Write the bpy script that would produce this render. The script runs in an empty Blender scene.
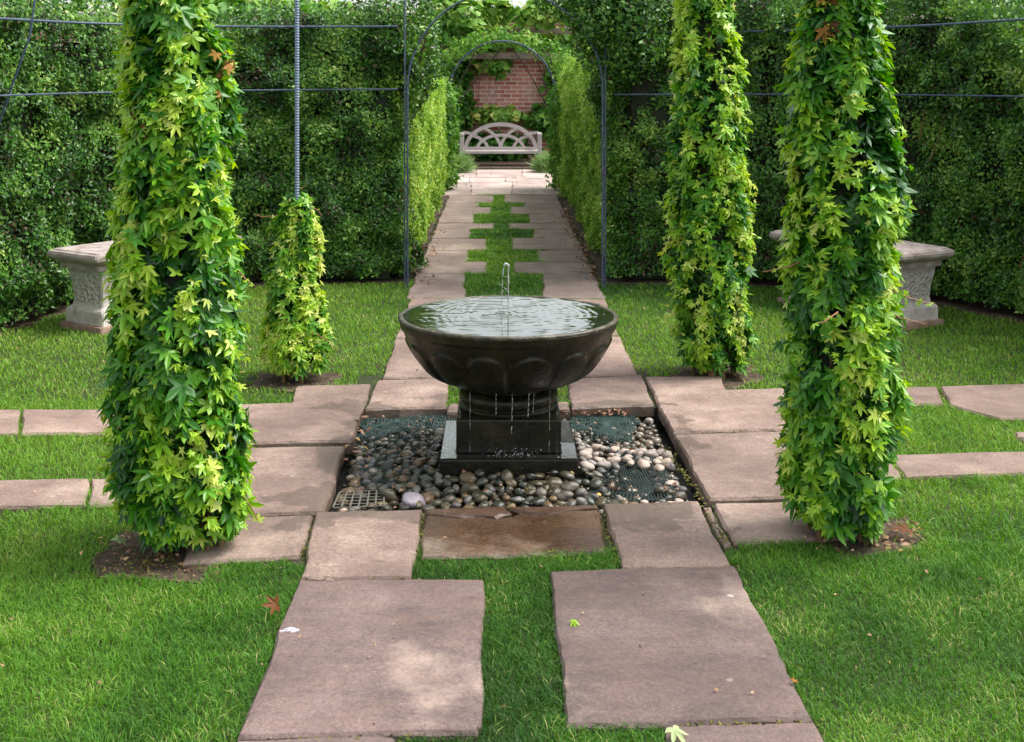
import bpy, bmesh, math, random
import numpy as np
from mathutils import Vector, Matrix

random.seed(7)
RNG = np.random.default_rng(11)
scene = bpy.context.scene
COL = scene.collection
PI = math.pi

# ---------------------------------------------------------------- camera model
F = 1250.0            # focal length in pixels (1024 wide)
H = 1.6               # eye height
VX, VY = 499.0, 75.0  # vanishing point of the garden axis

def gp(x, y, z=0.0):
    """surveyed ground position (metres) of a point measured in the photograph"""
    d = F * (H - z) / (y - VY)
    return ((x - VX) * d / F, d)

def zz(y, d): return H - (y - VY) * d / F
def xx(x, d): return (x - VX) * d / F

cam_d = bpy.data.cameras.new('camera'); cam = bpy.data.objects.new('camera', cam_d); COL.objects.link(cam)
cam.location = (0, 0, H); cam.rotation_euler = (PI / 2, 0, 0)
cam_d.sensor_width = 36; cam_d.lens = F / 1024 * 36
cam_d.shift_x = (512 - VX) / 1024; cam_d.shift_y = -(371 - VY) / 1024
cam_d.clip_start = 0.05; cam_d.clip_end = 500
cam_d.dof.use_dof = True; cam_d.dof.focus_distance = 5.3; cam_d.dof.aperture_fstop = 11
scene.camera = cam

# ---------------------------------------------------------------- materials
def lin(r, g, b):
    return tuple((c / 255 / 12.92 if c / 255 <= .04045 else ((c / 255 + .055) / 1.055) ** 2.4) for c in (r, g, b)) + (1,)

class NT:
    def __init__(s, name):
        s.m = bpy.data.materials.new(name); s.m.use_nodes = True
        s.t = s.m.node_tree; s.N = s.t.nodes; s.L = s.t.links
        s.bsdf = s.N['Principled BSDF']; s.out = s.N['Material Output']
    def n(s, typ, **kw):
        nd = s.N.new(typ)
        for k, v in kw.items():
            if k.startswith('i_'):
                nd.inputs[k[2:].replace('_', ' ')].default_value = v
            else: setattr(nd, k, v)
        return nd
    def l(s, a, b): s.L.new(a, b)
    def ramp(s, fac, stops):
        r = s.n('ShaderNodeValToRGB'); e = r.color_ramp.elements
        while len(e) < len(stops): e.new(0.5)
        for el, (p, c) in zip(e, stops): el.position = p; el.color = c
        s.l(fac, r.inputs[0]); return r.outputs[0]
    def noise(s, vec, scale, detail=4, rough=.55):
        nd = s.n('ShaderNodeTexNoise'); nd.inputs['Scale'].default_value = scale
        nd.inputs['Detail'].default_value = detail; nd.inputs['Roughness'].default_value = rough
        if vec is not None: s.l(vec, nd.inputs['Vector'])
        return nd.outputs['Fac']
    def mix(s, fac, a, b, mode='MIX'):
        m = s.n('ShaderNodeMix', data_type='RGBA', blend_type=mode)
        for sock, v in ((m.inputs[0], fac), (m.inputs[6], a), (m.inputs[7], b)):
            if hasattr(v, 'is_linked'): s.l(v, sock)
            else: sock.default_value = v
        return m.outputs[2]
    def math(s, op, a, b=0.0):
        m = s.n('ShaderNodeMath', operation=op)
        for sock, v in ((m.inputs[0], a), (m.inputs[1], b)):
            if hasattr(v, 'is_linked'): s.l(v, sock)
            else: sock.default_value = v
        return m.outputs[0]
    def mr(s, v, a, b, c=0., d=1.):
        m = s.n('ShaderNodeMapRange'); s.l(v, m.inputs[0])
        for i, q in zip((1, 2, 3, 4), (a, b, c, d)): m.inputs[i].default_value = q
        return m.outputs[0]
    def bump(s, h, strength, dist, prev=None):
        b = s.n('ShaderNodeBump'); b.inputs['Strength'].default_value = strength; b.inputs['Distance'].default_value = dist
        s.l(h, b.inputs['Height'])
        if prev is not None: s.l(prev, b.inputs['Normal'])
        return b.outputs[0]
    def pos(s): return s.n('ShaderNodeNewGeometry').outputs['Position']
    def obj(s): return s.n('ShaderNodeTexCoord').outputs['Object']
    def set(s, **kw):
        for k, v in kw.items():
            sock = s.bsdf.inputs[k.replace('_', ' ')]
            if hasattr(v, 'is_linked'): s.l(v, sock)
            else: sock.default_value = v
        return s.m

def leaf_mat(name, stops, transl=.32, rough=.42, spec=.45):
    t = NT(name)
    a = t.n('ShaderNodeAttribute', attribute_name='tint')
    c = t.ramp(a.outputs['Fac'], stops)
    t.set(Base_Color=c, Roughness=rough); t.bsdf.inputs['Specular IOR Level'].default_value = spec
    tr = t.n('ShaderNodeBsdfTranslucent')
    hs = t.n('ShaderNodeHueSaturation'); hs.inputs['Hue'].default_value = .485; hs.inputs['Saturation'].default_value = 1.1
    hs.inputs['Value'].default_value = 1.3; t.l(c, hs.inputs['Color']); t.l(hs.outputs[0], tr.inputs[0])
    mx = t.n('ShaderNodeMixShader'); mx.inputs[0].default_value = transl
    t.l(t.bsdf.outputs[0], mx.inputs[1]); t.l(tr.outputs[0], mx.inputs[2]); t.l(mx.outputs[0], t.out.inputs[0])
    return t.m

def ramp_cols(*cs):
    return [(p, lin(*c)) for p, c in cs]

M = {}
M['ivy'] = leaf_mat('ivy_leaf', ramp_cols((0, (22, 62, 20)), (.28, (52, 116, 30)), (.5, (96, 158, 38)), (.78, (162, 202, 52)), (.93, (198, 214, 92)), (1, (212, 224, 128))), .34, .36, .5)
M['ivy_dead'] = leaf_mat('withered_leaf', ramp_cols((0, (84, 52, 30)), (.6, (132, 84, 48)), (1, (184, 144, 62))), .25, .6, .2)
M['litter'] = leaf_mat('dry_leaf', ramp_cols((0, (96, 66, 50)), (.5, (146, 112, 88)), (.85, (186, 152, 126)), (1, (200, 170, 90))), .1, .7, .2)
M['hedge'] = leaf_mat('hedge_leaf', ramp_cols((0, (84, 70, 40)), (.06, (28, 60, 22)), (.24, (50, 96, 32)), (.54, (88, 139, 47)), (.82, (146, 180, 76)), (1, (184, 196, 120))), .22, .40, .5)
M['hedge_bright'] = leaf_mat('toplit_young_hedge_leaf', ramp_cols((0, (60, 102, 36)), (.35, (112, 156, 56)), (.7, (164, 198, 90)), (1, (206, 216, 132))), .35, .5, .3)  # young leaves, with the top light on the tunnel faces put into the colour
M['vine'] = leaf_mat('vine_leaf', ramp_cols((0, (44, 88, 32)), (.5, (92, 146, 54)), (.85, (150, 186, 84)), (1, (206, 206, 120))), .35, .5, .3)
M['lavender'] = leaf_mat('lavender_leaf', ramp_cols((0, (80, 118, 64)), (.5, (126, 160, 96)), (1, (176, 194, 140))), .3, .6, .2)
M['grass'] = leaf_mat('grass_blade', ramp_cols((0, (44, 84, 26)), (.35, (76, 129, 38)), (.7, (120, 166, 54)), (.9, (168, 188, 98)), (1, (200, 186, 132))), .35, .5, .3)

t = NT('twig_bark'); c = t.ramp(t.noise(t.pos(), 30), ramp_cols((.3, (38, 30, 22)), (.7, (74, 58, 42))))
M['twig'] = t.set(Base_Color=c, Roughness=.85)
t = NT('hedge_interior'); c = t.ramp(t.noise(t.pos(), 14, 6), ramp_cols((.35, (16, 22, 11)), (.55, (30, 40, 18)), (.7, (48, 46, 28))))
M['hedge_core'] = t.set(Base_Color=c, Roughness=.9)  # dark filler, the shade between the leaves put into its colour
t = NT('vine_stem'); c = t.ramp(t.noise(t.pos(), 40), ramp_cols((.3, (88, 66, 42)), (.7, (128, 98, 62))))
M['stem'] = t.set(Base_Color=c, Roughness=.7)
t = NT('red_stem'); M['red_stem'] = t.set(Base_Color=lin(150, 104, 70), Roughness=.55)

# lawn soil under the blades
t = NT('lawn_ground'); p = t.pos()
c1 = t.ramp(t.noise(p, 2.2, 5), ramp_cols((.3, (50, 66, 24)), (.55, (66, 84, 30)), (.75, (92, 92, 50))))
c2 = t.ramp(t.noise(p, 90, 3), ramp_cols((.35, (48, 46, 26)), (.65, (80, 84, 44))))
c = t.mix(.5, c1, c2)
c = t.mix(1.0, c, (.55, .55, .5, 1), 'MULTIPLY')
M['lawn'] = t.set(Base_Color=c, Roughness=.95, Normal=t.bump(t.noise(p, 120, 3), .6, .02))
t = NT('bare_soil'); p = t.pos()
c = t.ramp(t.noise(p, 26, 7, .65), ramp_cols((.3, (48, 36, 28)), (.5, (76, 60, 46)), (.62, (96, 80, 62)), (.74, (140, 122, 100))))
M['soil'] = t.set(Base_Color=c, Roughness=.95, Normal=t.bump(t.noise(p, 70, 6), .9, .02))

def stone_mat(name, cols, wet=False, scale=1.0, lich=.5, bump=.35, edge_wet=False, streak_amt=.45, var=.18):
    t = NT(name); p = t.pos()
    oi = t.n('ShaderNodeObjectInfo')
    c = t.ramp(t.noise(p, 3.2 * scale, 6, .6), cols)
    mp = t.n('ShaderNodeMapping'); mp.inputs['Scale'].default_value = (1.2, 5, 1); t.l(p, mp.inputs[0])
    streak = t.noise(mp.outputs[0], 4 * scale, 5, .6)
    c = t.mix(t.mr(streak, .45, .7, 0, streak_amt), c, lin(126, 104, 92))
    grain = t.noise(p, 160 * scale, 3, .7)
    c = t.mix(.55, c, t.ramp(grain, [(.30, (.30, .28, .27, 1)), (.48, (.90, .90, .90, 1)), (.70, (1.5, 1.47, 1.45, 1))]), 'MULTIPLY')
    blotch = t.noise(p, 11 * scale, 5, .65)
    c = t.mix(t.mr(blotch, .56, .72, 0, .55), c, lin(112, 90, 82))
    sp = t.noise(p, 42 * scale, 6, .75)
    c = t.mix(t.mr(sp, .54, .68, 0, .6), c, lin(98, 80, 72)); c = t.mix(t.mr(sp, .40, .28, 0, .22), c, lin(190, 170, 156))
    # lichen and bird marks
    v = t.n('ShaderNodeTexVoronoi'); v.inputs['Scale'].default_value = 7 * scale; t.l(p, v.inputs['Vector'])
    li = t.math('MULTIPLY', t.mr(v.outputs['Distance'], .04, .10, 1, 0), t.mr(t.noise(p, 5, 2), .49, .54, 0, 1))
    li2 = t.math('MULTIPLY', li, t.mr(t.noise(p, 120, 2), .4, .55, .2, 1))
    c = t.mix(t.math('MULTIPLY', li2, lich), c, lin(206, 196, 186))
    br = t.noise(p, 1.7 * scale, 5, .6)
    c = t.mix(t.mr(br, .50, .64, 0, .45), c, lin(104, 84, 78)); c = t.mix(t.mr(br, .44, .32, 0, .40), c, lin(192, 170, 154))
    mg_ = t.noise(p, 75 * scale, 4, .8)
    c = t.mix(.42, c, t.ramp(mg_, [(.34, (.42, .40, .40, 1)), (.5, (.95, .95, .95, 1)), (.66, (1.45, 1.43, 1.4, 1))]), 'MULTIPLY')
    # per slab value
    val = t.mr(oi.outputs['Random'], 0, 1, 1 - var, 1 + var * .9)
    hs = t.n('ShaderNodeHueSaturation'); t.l(c, hs.inputs['Color']); t.l(val, hs.inputs['Value']); c = hs.outputs[0]
    rough = t.mr(grain, .3, .7, .72, .92)
    if edge_wet:   # damp splash stains round the fountain
        sx = t.n('ShaderNodeSeparateXYZ'); t.l(p, sx.inputs[0])
        dx = t.math('ABSOLUTE', t.math('SUBTRACT', sx.outputs[0], .03)); dy = t.math('ABSOLUTE', t.math('SUBTRACT', sx.outputs[1], 5.28))
        dd = t.math('MAXIMUM', dx, t.math('MULTIPLY', dy, .92))
        nz = t.mr(t.noise(p, 3.1, 6, .62), .3, .7, -.16, .24)
        w = t.mr(t.math('ADD', dd, nz), .79, .82, 1, 0)
        c = t.mix(t.math('MULTIPLY', w, .62), c, lin(84, 70, 58))
        rough = t.math('SUBTRACT', rough, t.math('MULTIPLY', w, .35))
    nb = t.bump(t.noise(p, 9 * scale, 8, .68), bump, .05)
    nb = t.bump(grain, .35, .006, nb)
    t.set(Base_Color=c, Roughness=rough, Normal=nb)
    if wet:
        w = t.mr(t.noise(p, 6, 4), .35, .6, .07, .26)
        t.l(w, t.bsdf.inputs['Roughness'])
    return t.m

M['slab'] = stone_mat('york_stone', ramp_cols((.25, (108, 90, 82)), (.5, (140, 119, 108)), (.75, (168, 147, 134))), edge_wet=True)
M['slab_front'] = stone_mat('york_stone_worn', ramp_cols((.25, (74, 61, 60)), (.5, (101, 85, 82)), (.75, (130, 111, 105))), lich=.9)
M['slab_wet'] = stone_mat('york_stone_wet', ramp_cols((.25, (50, 37, 27)), (.5, (82, 61, 43)), (.75, (116, 90, 66))), wet=True, lich=.1, streak_amt=.05, scale=.8, bump=.2)
M['slab_far'] = stone_mat('york_stone_far', ramp_cols((.25, (116, 101, 94)), (.5, (138, 122, 113)), (.75, (160, 144, 133))), lich=.3, var=.05)
M['slab_pale_sunlit'] = stone_mat('york_stone_pale_sunlit', ramp_cols((.25, (168, 150, 142)), (.5, (188, 170, 161)), (.75, (202, 186, 177))), lich=.2)  # paler stone, partly the sunlight on the terrace put into the colour

t = NT('carved_stone'); p = t.pos()
c = t.ramp(t.noise(p, 9, 6, .6), ramp_cols((.3, (166, 158, 150)), (.55, (200, 193, 184)), (.75, (216, 209, 201))))
c = t.mix(t.mr(t.noise(p, 22, 5, .7), .52, .7, 0, .6), c, lin(120, 108, 96))
M['bench_stone'] = t.set(Base_Color=c, Roughness=.9, Normal=t.bump(t.noise(p, 130, 4), .5, .006))
t = NT('weathered_stone_top'); p = t.pos()
c = t.ramp(t.noise(p, 14, 6, .65), ramp_cols((.3, (122, 110, 106)), (.55, (166, 154, 147)), (.75, (190, 179, 172))))
M['bench_top'] = t.set(Base_Color=c, Roughness=.92, Normal=t.bump(t.noise(p, 110, 4), .6, .006))
t = NT('rusticated_stone'); p = t.pos()
vor = t.n('ShaderNodeTexVoronoi', feature='SMOOTH_F1'); vor.inputs['Scale'].default_value = 46; t.l(p, vor.inputs['Vector'])
c = t.ramp(vor.outputs['Distance'], ramp_cols((.0, (160, 150, 142)), (.6, (196, 188, 180))))
M['bench_rustic'] = t.set(Base_Color=c, Roughness=.92, Normal=t.bump(vor.outputs['Distance'], 1, .02))

t = NT('wet_dark_stone'); p = t.pos()
c = t.ramp(t.noise(p, 7, 6, .6), ramp_cols((.3, (14, 14, 10)), (.52, (26, 25, 17)), (.66, (42, 39, 24)), (.8, (62, 56, 32))))
mp = t.n('ShaderNodeMapping'); mp.inputs['Scale'].default_value = (9, 9, .8); t.l(p, mp.inputs[0])
st = t.noise(mp.outputs[0], 5, 5, .6)
c = t.mix(t.mr(st, .52, .68, 0, .5), c, lin(36, 38, 20))
mp2 = t.n('ShaderNodeMapping'); mp2.inputs['Scale'].default_value = (26, 26, .9); t.l(p, mp2.inputs[0])
c = t.mix(t.mr(t.noise(mp2.outputs[0], 3, 5, .65), .60, .72, 0, .40), c, lin(96, 90, 72))
c = t.mix(t.mr(t.noise(p, 19, 6, .7), .58, .70, 0, .5), c, lin(52, 54, 26))
nb = t.bump(t.noise(p, 34, 5, .6), .45, .008); nb = t.bump(t.noise(p, 150, 3), .3, .003, nb)
t.bsdf.inputs['Specular IOR Level'].default_value = .3
M['basin'] = t.set(Base_Color=c, Roughness=t.mr(t.noise(p, 12, 4), .3, .7, .18, .5), Normal=nb)
t = NT('rim_stone'); p = t.pos()
c = t.ramp(t.noise(p, 30, 5, .65), ramp_cols((.3, (36, 34, 24)), (.55, (70, 64, 48)), (.75, (130, 121, 98))))
M['rim'] = t.set(Base_Color=c, Roughness=.45, Normal=t.bump(t.noise(p, 60, 5), .6, .006))

t = NT('basin_water'); p = t.pos()
nb = t.bump(t.noise(p, 16, 3, .5), .10, .012)
M['water'] = t.set(Base_Color=lin(34, 44, 16), Roughness=.03, Normal=nb); t.bsdf.inputs['IOR'].default_value = 1.8; t.bsdf.inputs['Specular IOR Level'].default_value = .9
t = NT('water_film'); p = t.pos()
mp = t.n('ShaderNodeMapping'); mp.inputs['Scale'].default_value = (1, 3.2, 1); t.l(p, mp.inputs[0])
nb = t.bump(t.noise(mp.outputs[0], 40, 3, .5), .30, .010)
M['film'] = t.set(Base_Color=lin(40, 40, 30), Roughness=.05, Normal=nb); t.bsdf.inputs['IOR'].default_value = 3.0; t.bsdf.inputs['Specular IOR Level'].default_value = .9
t = NT('running_water')
M['jet'] = t.set(Base_Color=(.96, .98, 1, 1), Roughness=.12, IOR=1.33, Normal=t.bump(t.noise(t.pos(), 160, 3), .8, .004)); t.bsdf.inputs['Transmission Weight'].default_value = .6

def pebble_mat(name, cols, rough):
    t = NT(name); o = t.obj(); oi = t.n('ShaderNodeObjectInfo')
    ad = t.n('ShaderNodeVectorMath', operation='ADD'); t.l(o, ad.inputs[0])
    cx = t.n('ShaderNodeCombineXYZ'); t.l(t.math('MULTIPLY', oi.outputs['Random'], 37.), cx.inputs[0]); t.l(cx.outputs[0], ad.inputs[1])
    c = t.ramp(oi.outputs['Random'], cols)
    c = t.mix(t.mr(t.noise(ad.outputs[0], 28, 5, .65), .45, .7, 0, .6), c, tuple(q * .45 for q in cols[0][1][:3]) + (1,))
    v = t.noise(ad.outputs[0], 60, 3)
    c = t.mix(t.mr(v, .6, .7, 0, .35), c, lin(190, 184, 172))
    return t.set(Base_Color=c, Roughness=rough, Normal=t.bump(t.noise(ad.outputs[0], 70, 4), .25, .004))
M['peb_dark'] = pebble_mat('wet_dark_pebble', ramp_cols((0, (32, 35, 30)), (.35, (52, 53, 42)), (.7, (76, 68, 46)), (1, (66, 72, 66))), .16)
M['peb_brown'] = pebble_mat('wet_brown_pebble', ramp_cols((0, (92, 68, 48)), (.5, (112, 94, 62)), (1, (78, 72, 52))), .18)
M['peb_grey'] = pebble_mat('grey_pebble', ramp_cols((0, (84, 83, 81)), (.5, (116, 110, 105)), (1, (100, 92, 82))), .35)
M['peb_pale'] = pebble_mat('pale_pebble', ramp_cols((0, (144, 134, 127)), (.5, (178, 162, 150)), (.8, (188, 166, 148)), (1, (150, 146, 142))), .55)
M['peb_white'] = pebble_mat('white_pebble', ramp_cols((0, (128, 121, 132)), (1, (140, 132, 142))), .3)
t = NT('pit_floor'); p = t.pos(); c = t.ramp(t.noise(p, 20, 5), ramp_cols((.3, (20, 20, 16)), (.7, (52, 46, 36))))
M['pit'] = t.set(Base_Color=c, Roughness=.5, Normal=t.bump(t.noise(p, 40), .5, .02))
t = NT('green_plastic_net'); M['net'] = t.set(Base_Color=lin(42, 66, 60), Roughness=.45)
t = NT('dark_green_net'); M['net_dark'] = t.set(Base_Color=lin(36, 50, 47), Roughness=.4)
t = NT('grille_metal'); M['grille'] = t.set(Base_Color=lin(112, 110, 98), Roughness=.5, Metallic=.3)
t = NT('painted_metal'); p = t.pos(); c = t.ramp(t.noise(p, 40, 4), ramp_cols((.35, (54, 66, 88)), (.7, (84, 98, 122))))
M['metal'] = t.set(Base_Color=c, Roughness=.45)
t = NT('ribbed_metal'); M['rod'] = t.set(Base_Color=lin(122, 138, 158), Roughness=.45, Metallic=.2)
t = NT('weathered_teak'); p = t.pos()
mp = t.n('ShaderNodeMapping'); mp.inputs['Scale'].default_value = (1, 6, 6); t.l(p, mp.inputs[0])
c = t.ramp(t.noise(mp.outputs[0], 9, 5), ramp_cols((.3, (152, 142, 138)), (.7, (186, 176, 172))))
M['teak'] = t.set(Base_Color=c, Roughness=.8)
t = NT('old_timber'); p = t.pos(); c = t.ramp(t.noise(p, 6, 5), ramp_cols((.3, (96, 84, 72)), (.7, (150, 136, 122))))
M['timber'] = t.set(Base_Color=c, Roughness=.85)
t = NT('old_brick'); p = t.pos()
sx = t.n('ShaderNodeSeparateXYZ'); t.l(p, sx.inputs[0]); cx = t.n('ShaderNodeCombineXYZ'); t.l(sx.outputs[0], cx.inputs[0]); t.l(sx.outputs[2], cx.inputs[1])
b = t.n('ShaderNodeTexBrick'); t.l(cx.outputs[0], b.inputs['Vector'])
b.inputs['Scale'].default_value = 1; b.inputs['Brick Width'].default_value = .23; b.inputs['Row Height'].default_value = .078; b.inputs['Mortar Size'].default_value = .010
b.inputs['Color1'].default_value = lin(164, 92, 80); b.inputs['Color2'].default_value = lin(200, 138, 122); b.inputs['Mortar'].default_value = lin(206, 188, 176); b.inputs['Bias'].default_value = -.1
c = t.mix(t.mr(t.noise(p, 3, 5), .5, .7, 0, .55), b.outputs['Color'], lin(206, 180, 168))
M['brick'] = t.set(Base_Color=c, Roughness=.9, Normal=t.bump(b.outputs['Fac'], -.4, .01))
t = NT('pale_coping'); c = t.ramp(t.noise(t.pos(), 5), ramp_cols((.3, (196, 182, 174)), (.7, (220, 208, 202)))); M['coping'] = t.set(Base_Color=c, Roughness=.85)
t = NT('red_brick_footing'); c = t.ramp(t.noise(t.pos(), 18), ramp_cols((.3, (120, 92, 78)), (.7, (164, 138, 122)))); M['footing'] = t.set(Base_Color=c, Roughness=.9)
t = NT('moss'); c = t.ramp(t.noise(t.pos(), 60), ramp_cols((.3, (66, 70, 24)), (.7, (120, 118, 40)))); M['white_mark'] = NT('dried_white_mark').set(Base_Color=lin(172, 166, 172), Roughness=.9)
M['moss'] = t.set(Base_Color=c, Roughness=.95, Normal=t.bump(t.noise(t.pos(), 90), .8, .01))

# ---------------------------------------------------------------- mesh helpers
def tag(o, label=None, cat=None, group=None, kind=None):
    if label: o['label'] = label
    if cat: o['category'] = cat
    if group: o['group'] = group
    if kind: o['kind'] = kind
    return o

def thing(name, label, cat, loc=(0, 0, 0), rz=0, group=None):
    o = bpy.data.objects.new(name, None); COL.objects.link(o)
    o.location = loc; o.rotation_euler = (0, 0, rz); o.empty_display_size = .2
    return tag(o, label, cat, group)

def link(name, me, mat, parent=None):
    o = bpy.data.objects.new(name, me); COL.objects.link(o)
    if mat is not None and not me.materials: me.materials.append(mat)
    if parent is not None:
        o.parent = parent
    if parent is not None and parent.type == 'EMPTY':
        # geometry given in world coordinates: undo the parent transform
        o.matrix_parent_inverse = Matrix.LocRotScale(parent.location, parent.rotation_euler, None).inverted()
    return o

def np_mesh(name, V, faces, tint=None, smooth=False):
    """faces: list of int arrays (M,k)"""
    me = bpy.data.meshes.new(name)
    V = np.asarray(V, dtype=np.float32)
    me.vertices.add(len(V)); me.vertices.foreach_set('co', V.ravel())
    loops = np.concatenate([f.ravel() for f in faces]).astype(np.int32)
    tot = np.concatenate([np.full(len(f), f.shape[1], dtype=np.int32) for f in faces])
    st = np.concatenate([[0], np.cumsum(tot)[:-1]]).astype(np.int32)
    me.loops.add(len(loops)); me.loops.foreach_set('vertex_index', loops)
    me.polygons.add(len(tot)); me.polygons.foreach_set('loop_start', st); me.polygons.foreach_set('loop_total', tot)
    me.polygons.foreach_set('use_smooth', np.full(len(tot), smooth, dtype=bool))
    if tint is not None:
        a = me.attributes.new('tint', 'FLOAT', 'POINT'); a.data.foreach_set('value', np.asarray(tint, dtype=np.float32))
    me.update(calc_edges=True)
    return me

def hashn(i, j, k, seed):
    h = (i.astype(np.int64) * 374761393 + j.astype(np.int64) * 668265263 + k.astype(np.int64) * 1274126177 + seed * 362437) & 0xffffffff
    h = ((h ^ (h >> 13)) * 1274126177) & 0xffffffff
    return ((h ^ (h >> 16)) & 0xffff) / 65535.0

def vnoise(P, scale=1.0, seed=0):
    P = np.asarray(P, dtype=np.float64) * scale
    I = np.floor(P).astype(np.int64); f = P - I; f = f * f * (3 - 2 * f)
    r = 0
    for a in (0, 1):
        for b in (0, 1):
            for c in (0, 1):
                w = (f[:, 0] if a else 1 - f[:, 0]) * (f[:, 1] if b else 1 - f[:, 1]) * (f[:, 2] if c else 1 - f[:, 2])
                r = r + w * hashn(I[:, 0] + a, I[:, 1] + b, I[:, 2] + c, seed)
    return r

def norm(a): return a / np.maximum(np.linalg.norm(a, axis=1, keepdims=True), 1e-9)

# leaf templates: verts (x side, y tip, z normal), triangles
def palmate():
    pts = []
    spec = [(180, .10), (-148, .26), (-128, .46), (-104, .66), (-92, .48), (-75, .36), (-62, .62), (-50, .94), (-37, .66), (-24, .42), (-12.5, .74), (0, 1.08), (12.5, .74), (24, .42), (37, .66), (50, .94), (62, .62), (75, .36), (92, .48), (104, .66), (128, .46), (148, .26)]
    for a, r in spec:
        a = math.radians(a); pts.append((math.sin(a) * r, math.cos(a) * r, -.24 * r * r + (.05 if r < .5 else 0)))
    V = [(0, 0, .03)] + pts
    n = len(pts)
    Fc = [(0, 1 + i, 1 + (i + 1) % n) for i in range(n)]
    return np.array(V), np.array(Fc)
PALM = palmate()
OVAL = (np.array([(0, 0, 0), (.30, .42, .10), (0, 1, -.06), (-.30, .42, .10), (0, .45, 0)]), np.array([(0, 1, 4), (1, 2, 4), (2, 3, 4), (3, 0, 4)]))
DIAM = (np.array([(0, 0, 0), (.30, .48, .10), (0, 1, -.05), (-.30, .48, .10)]), np.array([(0, 1, 2), (0, 2, 3)]))
HEART = (np.array([(0, 0, 0), (.42, .02, .02), (.52, .40, .02), (0, 1, -.18), (-.52, .40, .02), (-.42, .02, .02), (0, .4, -.02)]), np.array([(0, 1, 6), (1, 2, 6), (2, 3, 6), (3, 4, 6), (4, 5, 6), (5, 0, 6)]))
NEEDLE = (np.array([(-.06, 0, 0), (.06, 0, 0), (0, 1, -.1)]), np.array([(0, 1, 2)]))

def leaves_mesh(name, P, Nn, T, S, tint, tpl):
    tv, tf = tpl; k = len(tv)
    Z = norm(Nn); X = norm(np.cross(T, Z)); Y = np.cross(Z, X)
    S = S[:, None, None]; m = len(P)
    ax = RNG.uniform(.72, 1.18, (m, 1, 1)); ay = RNG.uniform(.82, 1.15, (m, 1, 1)); az_ = RNG.uniform(-.3, 2.4, (m, 1, 1)); sk = RNG.normal(0, .14, (m, 1, 1)); tw = RNG.normal(0, .35, (m, 1, 1))
    lx_ = tv[None, :, 0:1] * ax + sk * tv[None, :, 1:2] ** 2; ly_ = tv[None, :, 1:2] * ay; lz_ = tv[None, :, 2:3] * az_ + tw * lx_ * ly_
    V = P[:, None, :] + S * (lx_ * X[:, None, :] + ly_ * Y[:, None, :] + lz_ * Z[:, None, :])
    Fc = (np.arange(len(P))[:, None, None] * k + tf[None]).reshape(-1, tf.shape[1])
    return np_mesh(name, V.reshape(-1, 3), [Fc], np.repeat(np.clip(tint, 0, 1), k))

def tube_arr(paths, n=6):
    """paths: list of (points, radii) -> V, faces"""
    VV, FF = [], []; off = 0
    for pts, rad in paths:
        pts = np.asarray(pts, float); m = len(pts)
        rad = np.full(m, rad) if np.isscalar(rad) else np.asarray(rad, float)
        tg = np.gradient(pts, axis=0); tg = norm(tg)
        up = np.where(np.abs(tg[:, 2:3]) > .9, np.array([[1., 0, 0]]), np.array([[0, 0, 1.]]))
        a = norm(np.cross(tg, up)); b = np.cross(tg, a)
        th = np.arange(n) * 2 * PI / n
        ring = pts[:, None] + rad[:, None, None] * (np.cos(th)[None, :, None] * a[:, None] + np.sin(th)[None, :, None] * b[:, None])
        VV.append(ring.reshape(-1, 3))
        i = np.arange(m - 1)[:, None] * n; j = np.arange(n)[None]; j2 = (j + 1) % n
        FF.append(np.stack([i + j, i + j2, i + n + j2, i + n + j], -1).reshape(-1, 4) + off)
        # caps as fans of quads are skipped; close with centre triangles turned into degenerate-free quads
        off += m * n
    return np.concatenate(VV), np.concatenate(FF)

def tubes(name, paths, mat, parent=None, n=6, smooth=True):
    V, Fq = tube_arr(paths, n)
    return link(name, np_mesh(name, V, [Fq], None, smooth), mat, parent)

def bm_obj(name, bm, mat, parent=None, smooth=False):
    bmesh.ops.recalc_face_normals(bm, faces=bm.faces)
    me = bpy.data.meshes.new(name); bm.to_mesh(me); bm.free()
    if smooth:
        me.polygons.foreach_set('use_smooth', np.ones(len(me.polygons), dtype=bool))
    return link(name, me, mat, parent)

def add_box(bm, c, s, rz=0, bev=.0, taper=None):
    r = bmesh.ops.create_cube(bm, size=1); vs = r['verts']
    for v in vs:
        k = taper if (taper and v.co.z < 0) else 1
        v.co.x *= s[0] * k; v.co.y *= s[1] * (k if taper else 1); v.co.z *= s[2]
    if bev:
        es = list({e for v in vs for e in v.link_edges})
        rb = bmesh.ops.bevel(bm, geom=es, offset=bev, segments=2, affect='EDGES', profile=.6)
        vs = list({v for f in rb['faces'] for v in f.verts} | {v for v in vs if v.is_valid})
    mt = Matrix.Translation(c) @ Matrix.Rotation(rz, 4, 'Z')
    for v in vs: v.co = mt @ v.co
    return vs

def in_poly(x, y, poly):
    poly = np.asarray(poly); ins = np.zeros(len(x), bool); j = len(poly) - 1
    for i in range(len(poly)):
        xi, yi = poly[i]; xj, yj = poly[j]
        c = ((yi > y) != (yj > y)) & (x < (xj - xi) * (y - yi) / (yj - yi + 1e-12) + xi)
        ins ^= c; j = i
    return ins

def resample(pts, step):
    pts = np.asarray(pts, float); out = [pts[0]]
    for a, b in zip(pts[:-1], pts[1:]):
        n = max(1, int(np.linalg.norm(b - a) / step))
        for i in range(1, n + 1): out.append(a + (b - a) * i / n)
    return np.array(out)

def smooth_line(pts, step=.1, it=12):
    p = resample(pts, step)
    for _ in range(it):
        q = p.copy(); q[1:-1] = (p[:-2] + 2 * p[1:-1] + p[2:]) / 4; p = q
    return p

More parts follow.
